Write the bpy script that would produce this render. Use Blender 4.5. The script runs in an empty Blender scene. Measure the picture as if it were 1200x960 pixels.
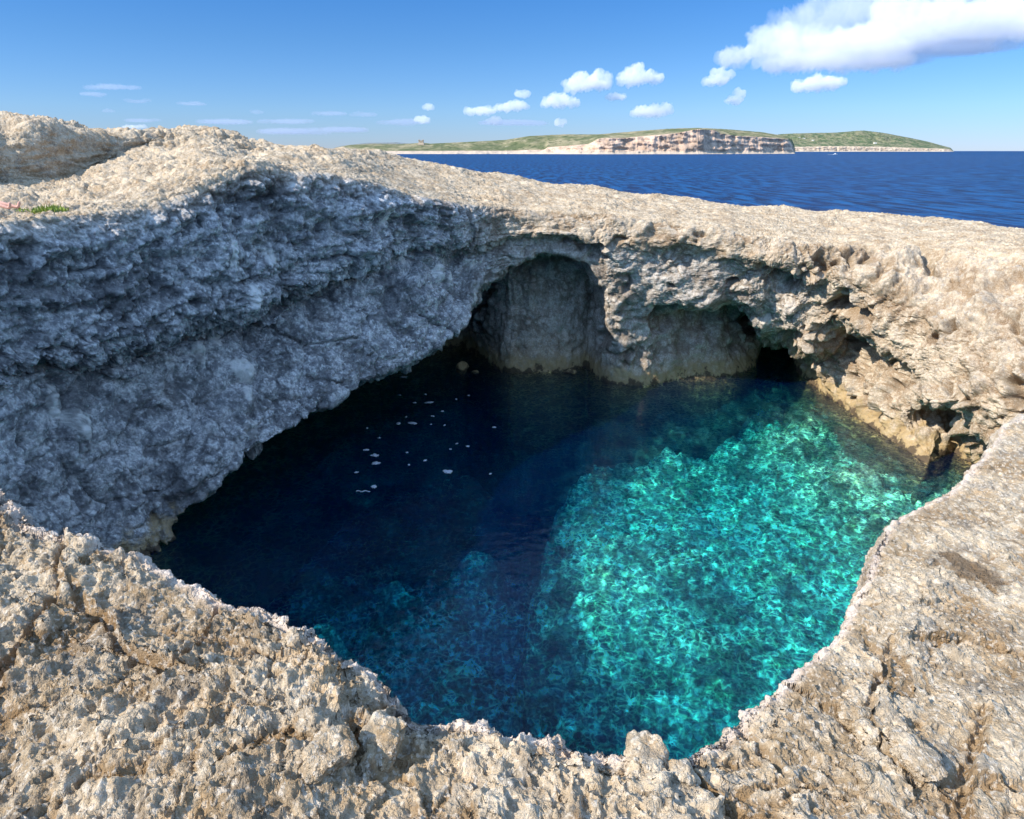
import bpy, bmesh, math, random
import numpy as np
from concurrent.futures import ThreadPoolExecutor
from mathutils import Vector

R_ = math.radians
scene = bpy.context.scene
COL = scene.collection
random.seed(7)

# ------------------------------------------------------------------ viewpoint
CAM_Z = 11.2                     # eye height above the water (z = 0)
PITCH = R_(21.2)
F = 782.0                        # focal length in photograph pixels (1200 wide)
cp, sp = math.cos(PITCH), math.sin(PITCH)


def ray(px, py):
    dx, dv = px - 600.0, 480.0 - py
    return dx, F * cp + dv * sp, dv * cp - F * sp


def at(px, py, Y):
    """surveyed point: seen in the photograph at (px, py), standing Y metres out"""
    x, y, z = ray(px, py)
    return (x / y * Y, Y, CAM_Z + z / y * Y)


def on(px, py, z):
    x, y, u = ray(px, py)
    k = (z - CAM_Z) / u
    return (x * k, y * k, z)


# ------------------------------------------------------------------ noise
_rng = np.random.RandomState(11)
PERM = np.concatenate([_rng.permutation(256)] * 3).astype(np.int32)
_g = np.array([[1, 1, 0], [-1, 1, 0], [1, -1, 0], [-1, -1, 0], [1, 0, 1], [-1, 0, 1], [1, 0, -1], [-1, 0, -1],
               [0, 1, 1], [0, -1, 1], [0, 1, -1], [0, -1, -1], [1, 1, 0], [-1, 1, 0], [0, -1, 1], [0, -1, -1]], np.float32)
GX, GY, GZ = (np.ascontiguousarray(_g[:, k][np.arange(256) & 15]) for k in range(3))


def _perlin_chunk(p):
    fl = np.floor(p)
    i = fl.astype(np.int32) & 255
    f = (p - fl).astype(np.float32)
    x, y, z = f[:, 0], f[:, 1], f[:, 2]
    u = x * x * x * (x * (x * 6 - 15) + 10)
    v = y * y * y * (y * (y * 6 - 15) + 10)
    w = z * z * z * (z * (z * 6 - 15) + 10)
    ix, iy, iz = i[:, 0], i[:, 1], i[:, 2]
    A = PERM[ix] + iy
    B = PERM[ix + 1] + iy

    def gr(h, a, b, c):
        return GX[h] * a + GY[h] * b + GZ[h] * c
    AA, AB, BA, BB = PERM[A] + iz, PERM[A + 1] + iz, PERM[B] + iz, PERM[B + 1] + iz
    x1, y1, z1 = x - 1, y - 1, z - 1
    a = gr(PERM[AA], x, y, z); b = gr(PERM[BA], x1, y, z)
    c = gr(PERM[AB], x, y1, z); d = gr(PERM[BB], x1, y1, z)
    e = gr(PERM[AA + 1], x, y, z1); g = gr(PERM[BA + 1], x1, y, z1)
    h = gr(PERM[AB + 1], x, y1, z1); k = gr(PERM[BB + 1], x1, y1, z1)
    l1 = a + u * (b - a); l2 = c + u * (d - c)
    l3 = e + u * (g - e); l4 = h + u * (k - h)
    m1 = l1 + v * (l2 - l1); m2 = l3 + v * (l4 - l3)
    return m1 + w * (m2 - m1)


_pool = ThreadPoolExecutor(4)


def perlin(p):
    p = np.asarray(p, np.float32)
    n = len(p)
    if n < 100000:
        return _perlin_chunk(p)
    parts = [p[k:k + 60000] for k in range(0, n, 60000)]
    return np.concatenate(list(_pool.map(_perlin_chunk, parts)))


def fbm(p, octs, gain=0.5, lac=2.03):
    s = 0; a = 1.0; q = np.asarray(p, np.float32)
    for k in range(octs):
        s = s + a * perlin(q)
        a *= gain; q = q * lac + 17.3
    return s


def ridged(p, octs, gain=0.5, lac=2.07):
    s = 0; a = 1.0; t = 0; q = np.asarray(p, np.float32)
    for k in range(octs):
        s = s + a * (1 - 2.2 * np.abs(perlin(q)))
        t += a; a *= gain; q = q * lac + 9.7
    return s / t


_jit = _rng.rand(3, 768).astype(np.float32)
_fac = (_rng.rand(4, 768).astype(np.float32) - .5) * 2


def _worley_chunk(p):
    fl = np.floor(p); i = fl.astype(np.int32) & 255; f = (p - fl).astype(np.float32)
    n = len(p)
    f1 = np.full(n, 9, np.float32); f2 = np.full(n, 9, np.float32); hh = np.zeros(n, np.float32)
    for a in (-1, 0, 1):
        for b in (-1, 0, 1):
            for c in (-1, 0, 1):
                h = PERM[PERM[PERM[(i[:, 0] + a) & 255] + ((i[:, 1] + b) & 255)] + ((i[:, 2] + c) & 255)]
                dx = a + _jit[0][h] - f[:, 0]; dy = b + _jit[1][h] - f[:, 1]; dz = c + _jit[2][h] - f[:, 2]
                d = dx * dx + dy * dy + dz * dz
                t = _fac[3][h] * .5 - (_fac[0][h] * dx + _fac[1][h] * dy + _fac[2][h] * dz)
                nearer = d < f1
                f2 = np.where(nearer, f1, np.minimum(f2, d))
                hh = np.where(nearer, t, hh)
                f1 = np.where(nearer, d, f1)
    return np.stack([np.sqrt(f1), np.sqrt(f2), hh], 1)


def worley(p):
    """distance to the nearest and second nearest cell point, and a tilted facet height per cell"""
    p = np.asarray(p, np.float32)
    parts = [p[k:k + 40000] for k in range(0, len(p), 40000)]
    o = np.concatenate(list(_pool.map(_worley_chunk, parts)))
    return o[:, 0], o[:, 1], o[:, 2]


def billow(p, octs, gain=0.5, lac=2.07):
    """rounded lumps parted by sharp creases"""
    s = 0; a = 1.0; t = 0; q = np.asarray(p, np.float32)
    for k in range(octs):
        s = s + a * (np.abs(perlin(q)) * 3.2 - 1)
        t += a; a *= gain; q = q * lac + 5.1
    return s / t


def sstep(a, b, x):
    t = np.clip((x - a) / (b - a), 0, 1)
    return t * t * (3 - 2 * t)


# ------------------------------------------------------------------ object helpers
def tag(o, label=None, cat=None, group=None, kind=None):
    for k, v in (('label', label), ('category', cat), ('group', group), ('kind', kind)):
        if v:
            o[k] = v
    return o


def link(name, me, mat=None, parent=None):
    o = bpy.data.objects.new(name, me)
    COL.objects.link(o)
    if mat is not None:
        me.materials.append(mat)
    if parent is not None:
        o.parent = parent
    return o


def grid_mesh(name, P, closed_u=False, smooth=True):
    nu, nv = P.shape[:2]
    idx = np.arange(nu * nv).reshape(nu, nv)
    if closed_u:
        a = idx; b = np.roll(idx, -1, 0)
    else:
        a = idx[:-1]; b = idx[1:]
    q = np.stack([a[:, :-1], b[:, :-1], b[:, 1:], a[:, 1:]], -1).reshape(-1, 4)
    return quad_mesh(name, P.reshape(-1, 3), q, smooth)


def quad_mesh(name, verts, q, smooth=True):
    me = bpy.data.meshes.new(name)
    me.vertices.add(len(verts))
    me.vertices.foreach_set('co', np.ascontiguousarray(verts, np.float32).ravel())
    n, m = q.shape
    me.loops.add(n * m)
    me.loops.foreach_set('vertex_index', np.ascontiguousarray(q, np.int32).ravel())
    me.polygons.add(n)
    me.polygons.foreach_set('loop_start', np.arange(0, n * m, m, dtype=np.int32))
    me.update(calc_edges=True)
    me.polygons.foreach_set('use_smooth', np.full(n, smooth))
    me.update()
    return me


def attr(me, name, vals):
    a = me.attributes.new(name, 'FLOAT', 'POINT')
    a.data.foreach_set('value', np.ascontiguousarray(vals, np.float32).ravel())


# ------------------------------------------------------------------ node helper
class NT:
    def __init__(self, name, world=False):
        if world:
            self.m = bpy.data.worlds.new(name)
        else:
            self.m = bpy.data.materials.new(name)
        self.m.use_nodes = True
        self.t = self.m.node_tree
        self.t.nodes.clear()

    def n(self, typ, **kw):
        nd = self.t.nodes.new(typ)
        for k, v in kw.items():
            setattr(nd, k, v)
        return nd

    def put(self, sock, v):
        if v is None:
            return
        if hasattr(v, 'links') and hasattr(v, 'is_output'):
            self.t.links.new(v, sock)
        else:
            if isinstance(v, (tuple, list)) and len(v) == 3 and sock.type == 'RGBA':
                v = (*v, 1)
            sock.default_value = v

    def math(self, op, a, b=None, c=None, clamp=False):
        nd = self.n('ShaderNodeMath', operation=op, use_clamp=clamp)
        self.put(nd.inputs[0], a)
        if b is not None: self.put(nd.inputs[1], b)
        if c is not None: self.put(nd.inputs[2], c)
        return nd.outputs[0]

    def vmath(self, op, a, b=None):
        nd = self.n('ShaderNodeVectorMath', operation=op)
        self.put(nd.inputs[0], a)
        if b is not None: self.put(nd.inputs[1], b)
        return nd.outputs[0]

    def mix(self, fac, a, b, blend='MIX'):
        nd = self.n('ShaderNodeMix', data_type='RGBA', blend_type=blend)
        self.put(nd.inputs[0], fac); self.put(nd.inputs[6], a); self.put(nd.inputs[7], b)
        return nd.outputs[2]

    def noise(self, vec, scale, detail=3, rough=0.5, dist=0.0, out=0):
        nd = self.n('ShaderNodeTexNoise')
        self.put(nd.inputs['Vector'], vec)
        for k, v in (('Scale', scale), ('Detail', detail), ('Roughness', rough), ('Distortion', dist)):
            self.put(nd.inputs[k], v)
        return nd.outputs[out]

    def voro(self, vec, scale, feature='F1', rand=1.0, out=0, smooth=None):
        nd = self.n('ShaderNodeTexVoronoi', feature=feature)
        self.put(nd.inputs['Vector'], vec); nd.inputs['Scale'].default_value = scale
        nd.inputs['Randomness'].default_value = rand
        if smooth is not None and 'Smoothness' in nd.inputs: nd.inputs['Smoothness'].default_value = smooth
        return nd.outputs[out]

    def rng(self, v, a, b, c=0.0, d=1.0, smooth=True):
        nd = self.n('ShaderNodeMapRange', clamp=True)
        nd.interpolation_type = 'SMOOTHSTEP' if smooth else 'LINEAR'
        self.put(nd.inputs[0], v)
        for k, x in zip((1, 2, 3, 4), (a, b, c, d)):
            self.put(nd.inputs[k], x)
        return nd.outputs[0]

    def attr(self, name):
        return self.n('ShaderNodeAttribute', attribute_name=name).outputs['Fac']

    def bsdf(self, base, rough=0.8, spec=0.3, normal=None, **kw):
        nd = self.n('ShaderNodeBsdfPrincipled')
        self.put(nd.inputs['Base Color'], base)
        self.put(nd.inputs['Roughness'], rough)
        self.put(nd.inputs['Specular IOR Level'], spec)
        if normal is not None: self.put(nd.inputs['Normal'], normal)
        for k, v in kw.items():
            self.put(nd.inputs[k.replace('_', ' ')], v)
        return nd.outputs[0]

    def bump(self, h, strength=1.0, dist=0.05, normal=None):
        nd = self.n('ShaderNodeBump')
        self.put(nd.inputs['Height'], h); nd.inputs['Strength'].default_value = strength
        nd.inputs['Distance'].default_value = dist
        if normal is not None: self.put(nd.inputs['Normal'], normal)
        return nd.outputs[0]

    def out(self, surf=None, vol=None, disp=None):
        o = self.n('ShaderNodeOutputMaterial')
        if surf is not None: self.t.links.new(surf, o.inputs['Surface'])
        if vol is not None: self.t.links.new(vol, o.inputs['Volume'])
        if disp is not None: self.t.links.new(disp, o.inputs['Displacement'])
        return self.m


# ------------------------------------------------------------------ the rock
HC = np.array([3.0, 18.0])         # middle of the hole
ROWS = ['A0', 'A1', 'T', 'B', 'C', 'R', 'M1', 'M2', 'L', 'K', 'W', 'U']


def v3(p): return np.array(p, float)


def inward(p):
    d = HC - np.asarray(p[:2], float)
    return d / np.linalg.norm(d)


def off(p, d, z=None, dz=0.0):
    """p moved d metres towards the middle of the hole"""
    i = inward(p)
    return v3((p[0] + i[0] * d, p[1] + i[1] * d, p[2] + dz if z is None else z))


keys = []


def col(R, M1, M2, L, K, W, C=None, B=None, T=None, A1=None, A0=None, U=None):
    R, M1, M2, L, K, W = map(v3, (R, M1, M2, L, K, W))
    C = off(R, -0.9, dz=0.05) if C is None else v3(C)
    T = off(R, -8, dz=0.4) if T is None else v3(T)
    B = (C + T) / 2 if B is None else v3(B)
    A1 = off(T, -2.0, dz=-0.8) if A1 is None else v3(A1)
    A0 = off(A1, -2.0, z=-4.0) if A0 is None else v3(A0)
    U = off(W, 1.6, z=-8.0) if U is None else v3(U)
    keys.append([A0, A1, T, B, C, R, M1, M2, L, K, W, U])


def near(R, C=None, B=None, T=None, cave=1.0):
    """a column of the near rim: the wall drops away unseen below it"""
    R = v3(R)
    h = R[2]
    col(R, off(R, .12, z=h - 0.7), off(R, -.25, z=h - 2.2), off(R, -.7 * cave, z=h * .5), off(R, -1.2 * cave, z=1.2), off(R, -1.3 * cave, z=0.0),
        C=C, B=B, T=T)


# left wall, first beyond the frame, then along it to the arch ------------------
col((-10.7, 6.2, 9.7), (-10.5, 6.3, 8), (-10.7, 6.2, 5), (-10.6, 6.3, 2), (-10.8, 6.3, 1), (-10.8, 6.3, 0), B=(-14.5, 4.3, 9.9), T=(-30, -2, 11.5))
col((-12.8, 9.3, 9.75), (-12.5, 9.4, 8), (-12.8, 9.3, 5), (-12.6, 9.4, 2), (-12.8, 9.4, 1), (-12.8, 9.4, 0), B=(-16.8, 9.6, 9.9), T=(-33, 12, 12.4))
col((-12.6, 12.9, 9.72), (-12.3, 12.9, 8), (-12.6, 12.9, 5.5), (-12.3, 13, 2), (-12.5, 13, 1), (-12.5, 13, 0), B=at(-80, 226, 21.5), T=at(-70, 158, 23))
col(at(0, 262, 15.8), at(25, 418, 15.7), at(30, 440, 16.2), at(105, 650, 15.9), at(110, 660, 16.3), (-11.5, 16.1, 0), B=at(0, 226, 23.5), T=at(0, 161, 24.6), A1=at(0, 145, 31), A0=(-34, 48, 10))
col(at(85, 254, 17.6), at(105, 413, 17.1), at(112, 430, 18.3), at(172, 630, 17.3), at(172, 640, 17.7), (-11.4, 17.9, 0), B=at(64, 225, 24.7), T=at(60, 158, 25.9), A1=at(60, 151, 31), A0=(-30, 50, 10))
col(at(152, 247, 18.9), at(152, 395, 18.3), at(158, 414, 19.6), at(235, 580, 18.6), (-12.2, 20.5, 1.4), (-12.6, 20.6, 0), B=at(110, 208, 27), T=at(112, 166, 28.2), A1=at(112, 165, 31), A0=(-28, 52, 9))
col(at(228, 229, 20.5), at(225, 368, 19.9), at(232, 388, 21.3), at(290, 531, 20.0), (-12, 23.5, 2.0), (-12.8, 23.8, 0), B=at(165, 182, 29), T=at(190, 160, 30.2), A1=at(200, 160, 32), A0=(-24, 54, 8))
col(at(300, 200, 22.0), at(285, 360, 21.3), at(292, 380, 22.7), at(335, 502, 21.3), (-11, 26.5, 2.4), (-12, 27.5, 0), B=at(235, 178, 29.5), T=at(248, 159, 31), A1=at(248, 159, 33), A0=(-20, 54, 6))
col(at(345, 204, 23.2), at(335, 340, 22.5), at(343, 358, 23.8), at(372, 480, 22.4), (-10, 29.5, 2.8), (-11, 31, 0), B=at(292, 188, 29), T=at(292, 174, 32), A1=at(292, 175, 35), A0=(-16, 52, 4))
col(at(420, 211, 25.2), at(408, 300, 24.5), at(415, 320, 25.8), at(440, 440, 24.7), (-8.5, 33, 3.2), (-9, 35.5, 0), B=at(382, 192, 29.5), T=at(375, 181, 33), A0=(-13, 50, -4))
col(at(493, 232, 27.6), at(480, 284, 27.0), at(488, 300, 28.0), at(500, 410, 26.9), (-5.5, 35.5, 3.2), (-6, 38, 0), B=at(455, 205, 32), T=at(440, 182, 35.5), A0=(-9, 50, -4))
col(at(545, 240, 29.6), at(530, 286, 29.0), at(530, 305, 30.3), at(545, 376, 28.8), (-3.2, 36.5, 4.2), (-3.3, 39.5, 0), B=at(520, 215, 34), T=at(490, 191, 37.5))
# arch over the first cave
col(at(568, 242, 30.3), at(560, 284, 29.9), at(562, 300, 30.6), at(562, 330, 30.2), at(556, 352, 37.2), on(562, 419, 0), B=at(550, 218, 35), T=at(535, 197, 38.5))
col(at(600, 244, 30.8), at(598, 276, 30.3), at(598, 286, 30.9), at(600, 310, 30.9), at(598, 318, 34.2), on(600, 436, 0), B=at(590, 222, 35.5), T=at(585, 205, 39))
col(at(640, 246, 31.0), at(640, 272, 30.4), at(640, 282, 31.1), at(640, 293, 31.2), at(640, 308, 34.0), on(640, 436, 0), B=at(635, 226, 36), T=at(632, 212, 39.3))
col(at(678, 248, 31.0), at(676, 274, 30.4), at(678, 284, 31.2), at(682, 304, 31.2), at(680, 314, 34.2), on(674, 432, 0), B=at(678, 229, 36), T=at(675, 217, 39.3))
col(at(702, 250, 30.9), at(700, 282, 30.5), at(702, 294, 30.9), at(708, 332, 31.2), at(694, 338, 35.2), on(688, 430, 0), B=at(705, 231, 36), T=at(700, 221, 39.2))
# pillar
col(at(716, 252, 30.8), at(716, 280, 30.4), at(716, 294, 30.7), at(714, 335, 31.2), at(707, 372, 32.2), on(697, 438, 0), B=at(720, 233, 36), T=at(720, 224, 39))
col(at(740, 255, 30.6), at(742, 282, 30.2), at(742, 297, 30.6), at(738, 343, 31.2), at(730, 380, 31.8), on(720, 450, 0), B=at(748, 236, 36), T=at(750, 227, 38.8))
col(at(775, 260, 30.4), at(778, 283, 30.0), at(778, 297, 30.6), at(772, 350, 31.1), at(764, 378, 32.3), on(756, 452, 0), B=at(785, 240, 36), T=at(790, 231, 38.6))
col(at(820, 266, 30.0), at(825, 289, 29.6), at(825, 303, 30.2), at(812, 356, 30.8), at(804, 362, 34.0), on(800, 444, 0), B=at(832, 245, 36), T=at(838, 237, 38.4))
col(at(860, 272, 29.7), at(868, 297, 29.2), at(866, 311, 29.8), at(856, 352, 30.6), at(850, 358, 34.9), on(850, 441, 0), B=at(875, 250, 36), T=at(882, 242, 38.2))
col(at(890, 277, 29.4), at(900, 305, 28.8), at(898, 321, 29.4), at(878, 358, 30.4), at(878, 366, 37.0), on(886, 429, 0), B=at(906, 253, 35.5), T=at(915, 244.5, 38))
# second cave
col(at(910, 280, 29.2), at(920, 312, 28.5), at(918, 332, 29.5), at(892, 374, 30.8), at(890, 398, 41), (16.2, 43.5, 0), B=at(930, 255, 35.3), T=at(940, 246.5, 37.8))
col(at(935, 284, 28.9), at(944, 318, 28.2), at(940, 340, 29.0), at(912, 386, 30.6), at(915, 402, 41), (18.6, 43.5, 0), B=at(958, 258, 35), T=at(968, 248.5, 37.6))
col(at(958, 286, 28.7), at(965, 322, 28.0), at(958, 345, 28.7), at(930, 396, 30.2), at(934, 410, 35.5), on(938, 440, 0), B=at(982, 260, 34.5), T=at(995, 250.5, 37.3))
# right wall
col(at(988, 287, 28.6), at(990, 330, 27.4), at(978, 358, 28.2), at(948, 408, 29.4), at(953, 420, 31.8), on(958, 455, 0), B=at(1010, 264, 33.5), T=at(1030, 253, 36.5))
col(at(1035, 288, 28.4), at(1025, 345, 26.6), at(1010, 380, 27.2), off(on(978, 469, 0), -.35, z=3.0), off(on(978, 469, 0), .05, z=1.3), on(978, 469, 0), B=at(1055, 268, 32), T=at(1070, 255, 35.5))
col(at(1090, 290, 27.6), at(1062, 365, 25.6), at(1042, 410, 26.0), off(on(1012, 494, 0), -.45, z=2.9), off(on(1012, 494, 0), .05, z=1.3), on(1012, 494, 0), B=at(1108, 272, 31), T=at(1120, 259, 34.5))
col(at(1140, 294, 26.4), at(1098, 385, 24.2), at(1080, 425, 24.4), off(on(1052, 521, 0), -.40, z=2.7), off(on(1052, 521, 0), .05, z=1.2), on(1052, 521, 0), B=at(1158, 277, 29.5), T=at(1170, 264, 33))
col(at(1190, 298, 25.0), at(1135, 400, 22.8), at(1112, 440, 22.8), at(1086, 470, 22.8), at(1092, 482, 25.0), on(1088, 544, 0), B=at(1205, 282, 28), T=at(1215, 270, 31.5))
col(at(1240, 304, 23.6), at(1175, 405, 21.6), at(1150, 440, 21.4), at(1118, 474, 21.5), at(1122, 486, 25.2), (17.6, 24.2, 0), B=at(1255, 288, 26.5), T=at(1262, 276, 30))
col(at(1310, 315, 21.4), at(1235, 425, 19.8), at(1210, 460, 19.8), at(1160, 510, 20.6), at(1160, 530, 21.6), on(1160, 556, 0), B=at(1325, 298, 24.5), T=at(1340, 284, 29))
# right side beyond the frame
col((19.2, 16.2, 7.9), (18.6, 16.2, 6.8), (18.4, 16.3, 4.5), (18.2, 16.4, 2), (18.4, 16.3, 1), (18.4, 16.3, 0), B=(23, 15, 7.8), T=(34, 14, 7.4))
col((16.4, 12.0, 8.0), (16.2, 12.2, 7), (16.5, 12, 4.5), (16.8, 12, 2), (17, 12, 1), (17, 12, 0), B=(21, 8, 7.9), T=(34, 2, 7.5))
col((12.0, 9.3, 8.15), (12, 9.5, 7.2), (12.3, 9, 5), (12.8, 8.8, 2), (13, 8.7, 1), (13, 8.7, 0), B=(15, 4, 8.2), T=(30, -10, 8))
near((8.6, 8.0, 8.3), B=(10.5, 3.5, 8.3), T=(24, -18, 8.4))
# near rim, right to left, z of the ground there
for (x, y, z, c, b, t) in [
        (1200, 488, 8.42, .5, (7.0, 3.0, 8.5), (18, -20, 8.8)),
        (1166, 520, 8.48, .5, (5.8, 2.2, 8.6), (14, -21, 8.9)),
        (1143, 548, 8.55, .5, (5.0, 1.7, 8.65), (11, -22, 9)),
        (1118, 572, 8.6, .45, (4.3, 1.3, 8.7), (9, -22, 9)),
        (1075, 597, 8.66, .45, (3.8, 1.0, 8.75), (7.6, -22, 9)),
        (1045, 615, 8.72, .4, (3.3, .75, 8.8), (6.4, -22, 9.1)),
        (1028, 640, 8.76, .4, (2.9, .5, 8.85), (5.5, -22, 9.1)),
        (1022, 668, 8.8, .4, (2.6, .3, 8.9), (4.8, -22, 9.1)),
        (1004, 705, 8.85, .4, (2.3, .1, 8.95), (4.1, -22, 9.1)),
        (985, 742, 8.9, .35, (2.0, -.05, 9), (3.5, -22, 9.2)),
        (948, 782, 8.95, .35, (1.7, -.15, 9.05), (2.9, -22, 9.2)),
        (905, 815, 9.0, .35, (1.4, -.25, 9.1), (2.2, -22, 9.2)),
        (860, 846, 9.03, .35, (1.1, -.3, 9.12), (1.6, -22, 9.2)),
        (818, 872, 9.05, .35, (.8, -.33, 9.14), (1.0, -22, 9.2)),
        (790, 884, 9.06, .35, (.65, -.34, 9.15), (.6, -22, 9.2)),
        (757, 872, 9.1, .35, (.5, -.35, 9.15), (.2, -22, 9.2)),
        (722, 882, 9.1, .35, (.35, -.35, 9.15), (-.2, -22, 9.2)),
        (680, 880, 9.12, .35, (.2, -.35, 9.15), (-.6, -22, 9.3)),
        (640, 872, 9.13, .35, (.03, -.35, 9.15), (-1.1, -22, 9.3)),
        (590, 862, 9.14, .35, (-.15, -.33, 9.17), (-1.7, -22, 9.3)),
        (535, 842, 9.14, .35, (-.38, -.3, 9.18), (-2.3, -22, 9.4)),
        (490, 836, 9.14, .35, (-.55, -.25, 9.2), (-2.9, -22, 9.4)),
        (468, 818, 9.2, .35, (-.72, -.2, 9.2), (-3.5, -22, 9.4)),
        (435, 788, 9.26, .35, (-.95, -.1, 9.25), (-4.2, -22, 9.4)),
        (385, 760, 9.3, .35, (-1.2, .05, 9.3), (-5, -22, 9.5)),
        (345, 730, 9.32, .35, (-1.45, .2, 9.32), (-6, -22, 9.5)),
        (300, 712, 9.3, .35, (-1.7, .35, 9.33), (-7.2, -22, 9.5)),
        (250, 703, 9.28, .35, (-2.0, .5, 9.35), (-8.6, -21, 9.6)),
        (215, 682, 9.3, .35, (-2.3, .65, 9.37), (-10, -20, 9.6)),
        (160, 650, 9.36, .4, (-2.7, .85, 9.4), (-12, -19, 9.7)),
        (100, 632, 9.4, .4, (-3.1, 1.05, 9.43), (-14, -18, 9.8)),
        (40, 612, 9.44, .4, (-3.6, 1.3, 9.46), (-16, -17, 9.9)),
        (0, 585, 9.52, .45, (-4.2, 1.6, 9.5), (-19, -15, 10)),
        (-70, 560, 9.58, .5, (-5.0, 2.0, 9.58), (-22, -12, 10.2))]:
    Rp = v3(on(x, y, z))
    Bp = v3(b)
    d = Bp - Rp
    near(Rp, C=Rp + d * c / np.linalg.norm(d) + np.array([0, 0, .03]), B=b, T=t)
near((-7.6, 4.5, 9.64), B=(-10.6, 2.3, 9.8), T=(-26, -8, 10.8))

KEY = np.array(keys)                       # (ncol, nrow, 3)
EYE = np.array([0, 0, CAM_Z])


def pchip(K, t, closed):
    """smooth interpolation of key sheets K[i] at parameters t (in key units), without overshoot"""
    n = len(K)
    d = (np.roll(K, -1, 0) - K) if closed else np.diff(K, axis=0)
    if closed:
        dp, dn = np.roll(d, 1, 0), d
    else:
        dp = np.concatenate([d[:1], d]); dn = np.concatenate([d, d[-1:]])
    s = np.sign(dp) * np.sign(dn)
    m = np.where(s > 0, 2 * dp * dn / np.where(np.abs(dp + dn) < 1e-9, 1, dp + dn), 0)
    m = .6 * m + .4 * np.where(s > 0, np.sign(dp) * np.minimum(np.abs((dp + dn) / 2), 2 * np.minimum(np.abs(dp), np.abs(dn))), (dp + dn) / 6)
    i = np.floor(t).astype(int)
    f = t - i
    if closed:
        i %= n; j = (i + 1) % n
    else:
        i = np.clip(i, 0, n - 2); f = t - i; j = i + 1
    f = f.reshape((-1,) + (1,) * (K.ndim - 1))
    h00 = 2 * f ** 3 - 3 * f ** 2 + 1; h10 = f ** 3 - 2 * f ** 2 + f
    h01 = -2 * f ** 3 + 3 * f ** 2; h11 = f ** 3 - f ** 2
    return h00 * K[i] + h10 * m[i] + h01 * K[j] + h11 * m[j]


def seen(P):
    """rough test whether a point lies in view, with a margin"""
    q = P - EYE
    dep = q[..., 1] * cp - q[..., 2] * sp
    up = q[..., 1] * sp + q[..., 2] * cp
    return (dep > 0.3) & (np.abs(q[..., 0]) < dep * .9) & (up > -dep * .8)


MESH_PX = 1.3                              # target spacing of the rock mesh in picture pixels
PXA = F * 1024 / 1200


def ang(a, b):
    m = (a + b) / 2 - EYE
    return np.linalg.norm(b - a, axis=-1) / np.maximum(np.linalg.norm(m, axis=-1), 1.2) * PXA


nxt = np.roll(KEY, -1, 0)
au = ang(KEY, nxt) * np.where(seen(KEY) | seen(nxt), 1.0, .12)
cnt_u = np.clip((au[:, [3, 4, 5, 6, 8, 10]].max(1) / MESH_PX).astype(int), 5, 130)
av = ang(KEY[:, :-1], KEY[:, 1:]) * np.where(seen(KEY[:, :-1]) | seen(KEY[:, 1:]), 1.0, .1)
cnt_v = np.clip((np.percentile(av, 90, axis=0) / MESH_PX).astype(int), 8, 190)
cnt_v[0] = 8; cnt_v[-1] = 24
print('grid', cnt_u.sum(), cnt_v.sum(), cnt_v)
tu = np.concatenate([k + np.arange(c) / c for k, c in enumerate(cnt_u)])
tv = np.concatenate([k + np.arange(c) / c for k, c in enumerate(cnt_v)] + [[len(cnt_v)]])
S = pchip(KEY, tu, True)                                        # nu, nrow, 3
S = pchip(np.swapaxes(S, 0, 1), tv, False).swapaxes(0, 1)       # nu, nv, 3
S = S.astype(np.float32)
NU, NV = S.shape[:2]


def normals(S):
    du = np.roll(S, -1, 0) - np.roll(S, 1, 0)
    dv = np.empty_like(S)
    dv[:, 1:-1] = S[:, 2:] - S[:, :-2]; dv[:, 0] = S[:, 1] - S[:, 0]; dv[:, -1] = S[:, -1] - S[:, -2]
    n = np.cross(dv, du)
    return n / np.maximum(np.linalg.norm(n, axis=-1, keepdims=True), 1e-9)


def smooth_grid(a, it):
    for _ in range(it):
        a = (np.roll(a, 1, 0) + np.roll(a, -1, 0) + 2 * a) / 4
        a[:, 1:-1] = (a[:, 2:] + a[:, :-2] + 2 * a[:, 1:-1]) / 4
    return a


N = normals(S)
if N[0, np.argmin(np.abs(tv - 3.5)), 2] < 0:
    N = -N; FLIP = True
else:
    FLIP = False
N = smooth_grid(N, 10)
N /= np.maximum(np.linalg.norm(N, axis=-1, keepdims=True), 1e-9)
P = S.reshape(-1, 3).copy()
Nf = N.reshape(-1, 3)
dist = np.linalg.norm(P - EYE, axis=1)
TV = np.broadcast_to(tv[None, :], (NU, NV)).reshape(-1)
TU = np.broadcast_to(tu[:, None], (NU, NV)).reshape(-1)
wall = sstep(4.9, 5.35, TV) * (1 - sstep(9.6, 10, TV))          # 1 on the walls of the hole
top = 1 - sstep(4.6, 5.2, TV)
far = sstep(4, 15, dist)
right = sstep(12.5, 14, TU) if False else sstep(-3, 3, P[:, 0] - .25 * (P[:, 1] - 22))

warp = np.stack([perlin(P * .9 + k * 13) for k in range(3)], 1)
warp2 = np.stack([perlin(P * 3.7 + k * 7 + 3) for k in range(3)], 1)
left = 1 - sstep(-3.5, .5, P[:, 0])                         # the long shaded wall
up = sstep(2.0, 6.5, P[:, 2])
# 1. large lumps and hollows
D = far * .34 * fbm(P * .33, 2) * (.35 + .65 * wall)
D += far * wall * .30 * (.4 + .6 * left) * ridged(P * np.array([.55, .55, .75]) + 5, 2)
# 2. bedding: ledges that run level along the walls, mostly in the upper beds
wz = P.copy(); wz[:, 2] += .6 * fbm(P * .25 + 40, 2)
bed = billow(wz * np.array([.12, .12, 1.1]) + 3, 3, .6)
D += wall * far * .34 * bed * up * (1 - .85 * right) * (1 - .35 * left)
bed2 = perlin(wz * np.array([.5, .5, 3.4]) + 8)
D += wall * far * .12 * bed2 * up * (1 - .7 * right)
D += wall * far * right * .45 * fbm((P + .5 * warp) * np.array([.8, .8, .62]) + 200, 3, .5)
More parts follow.
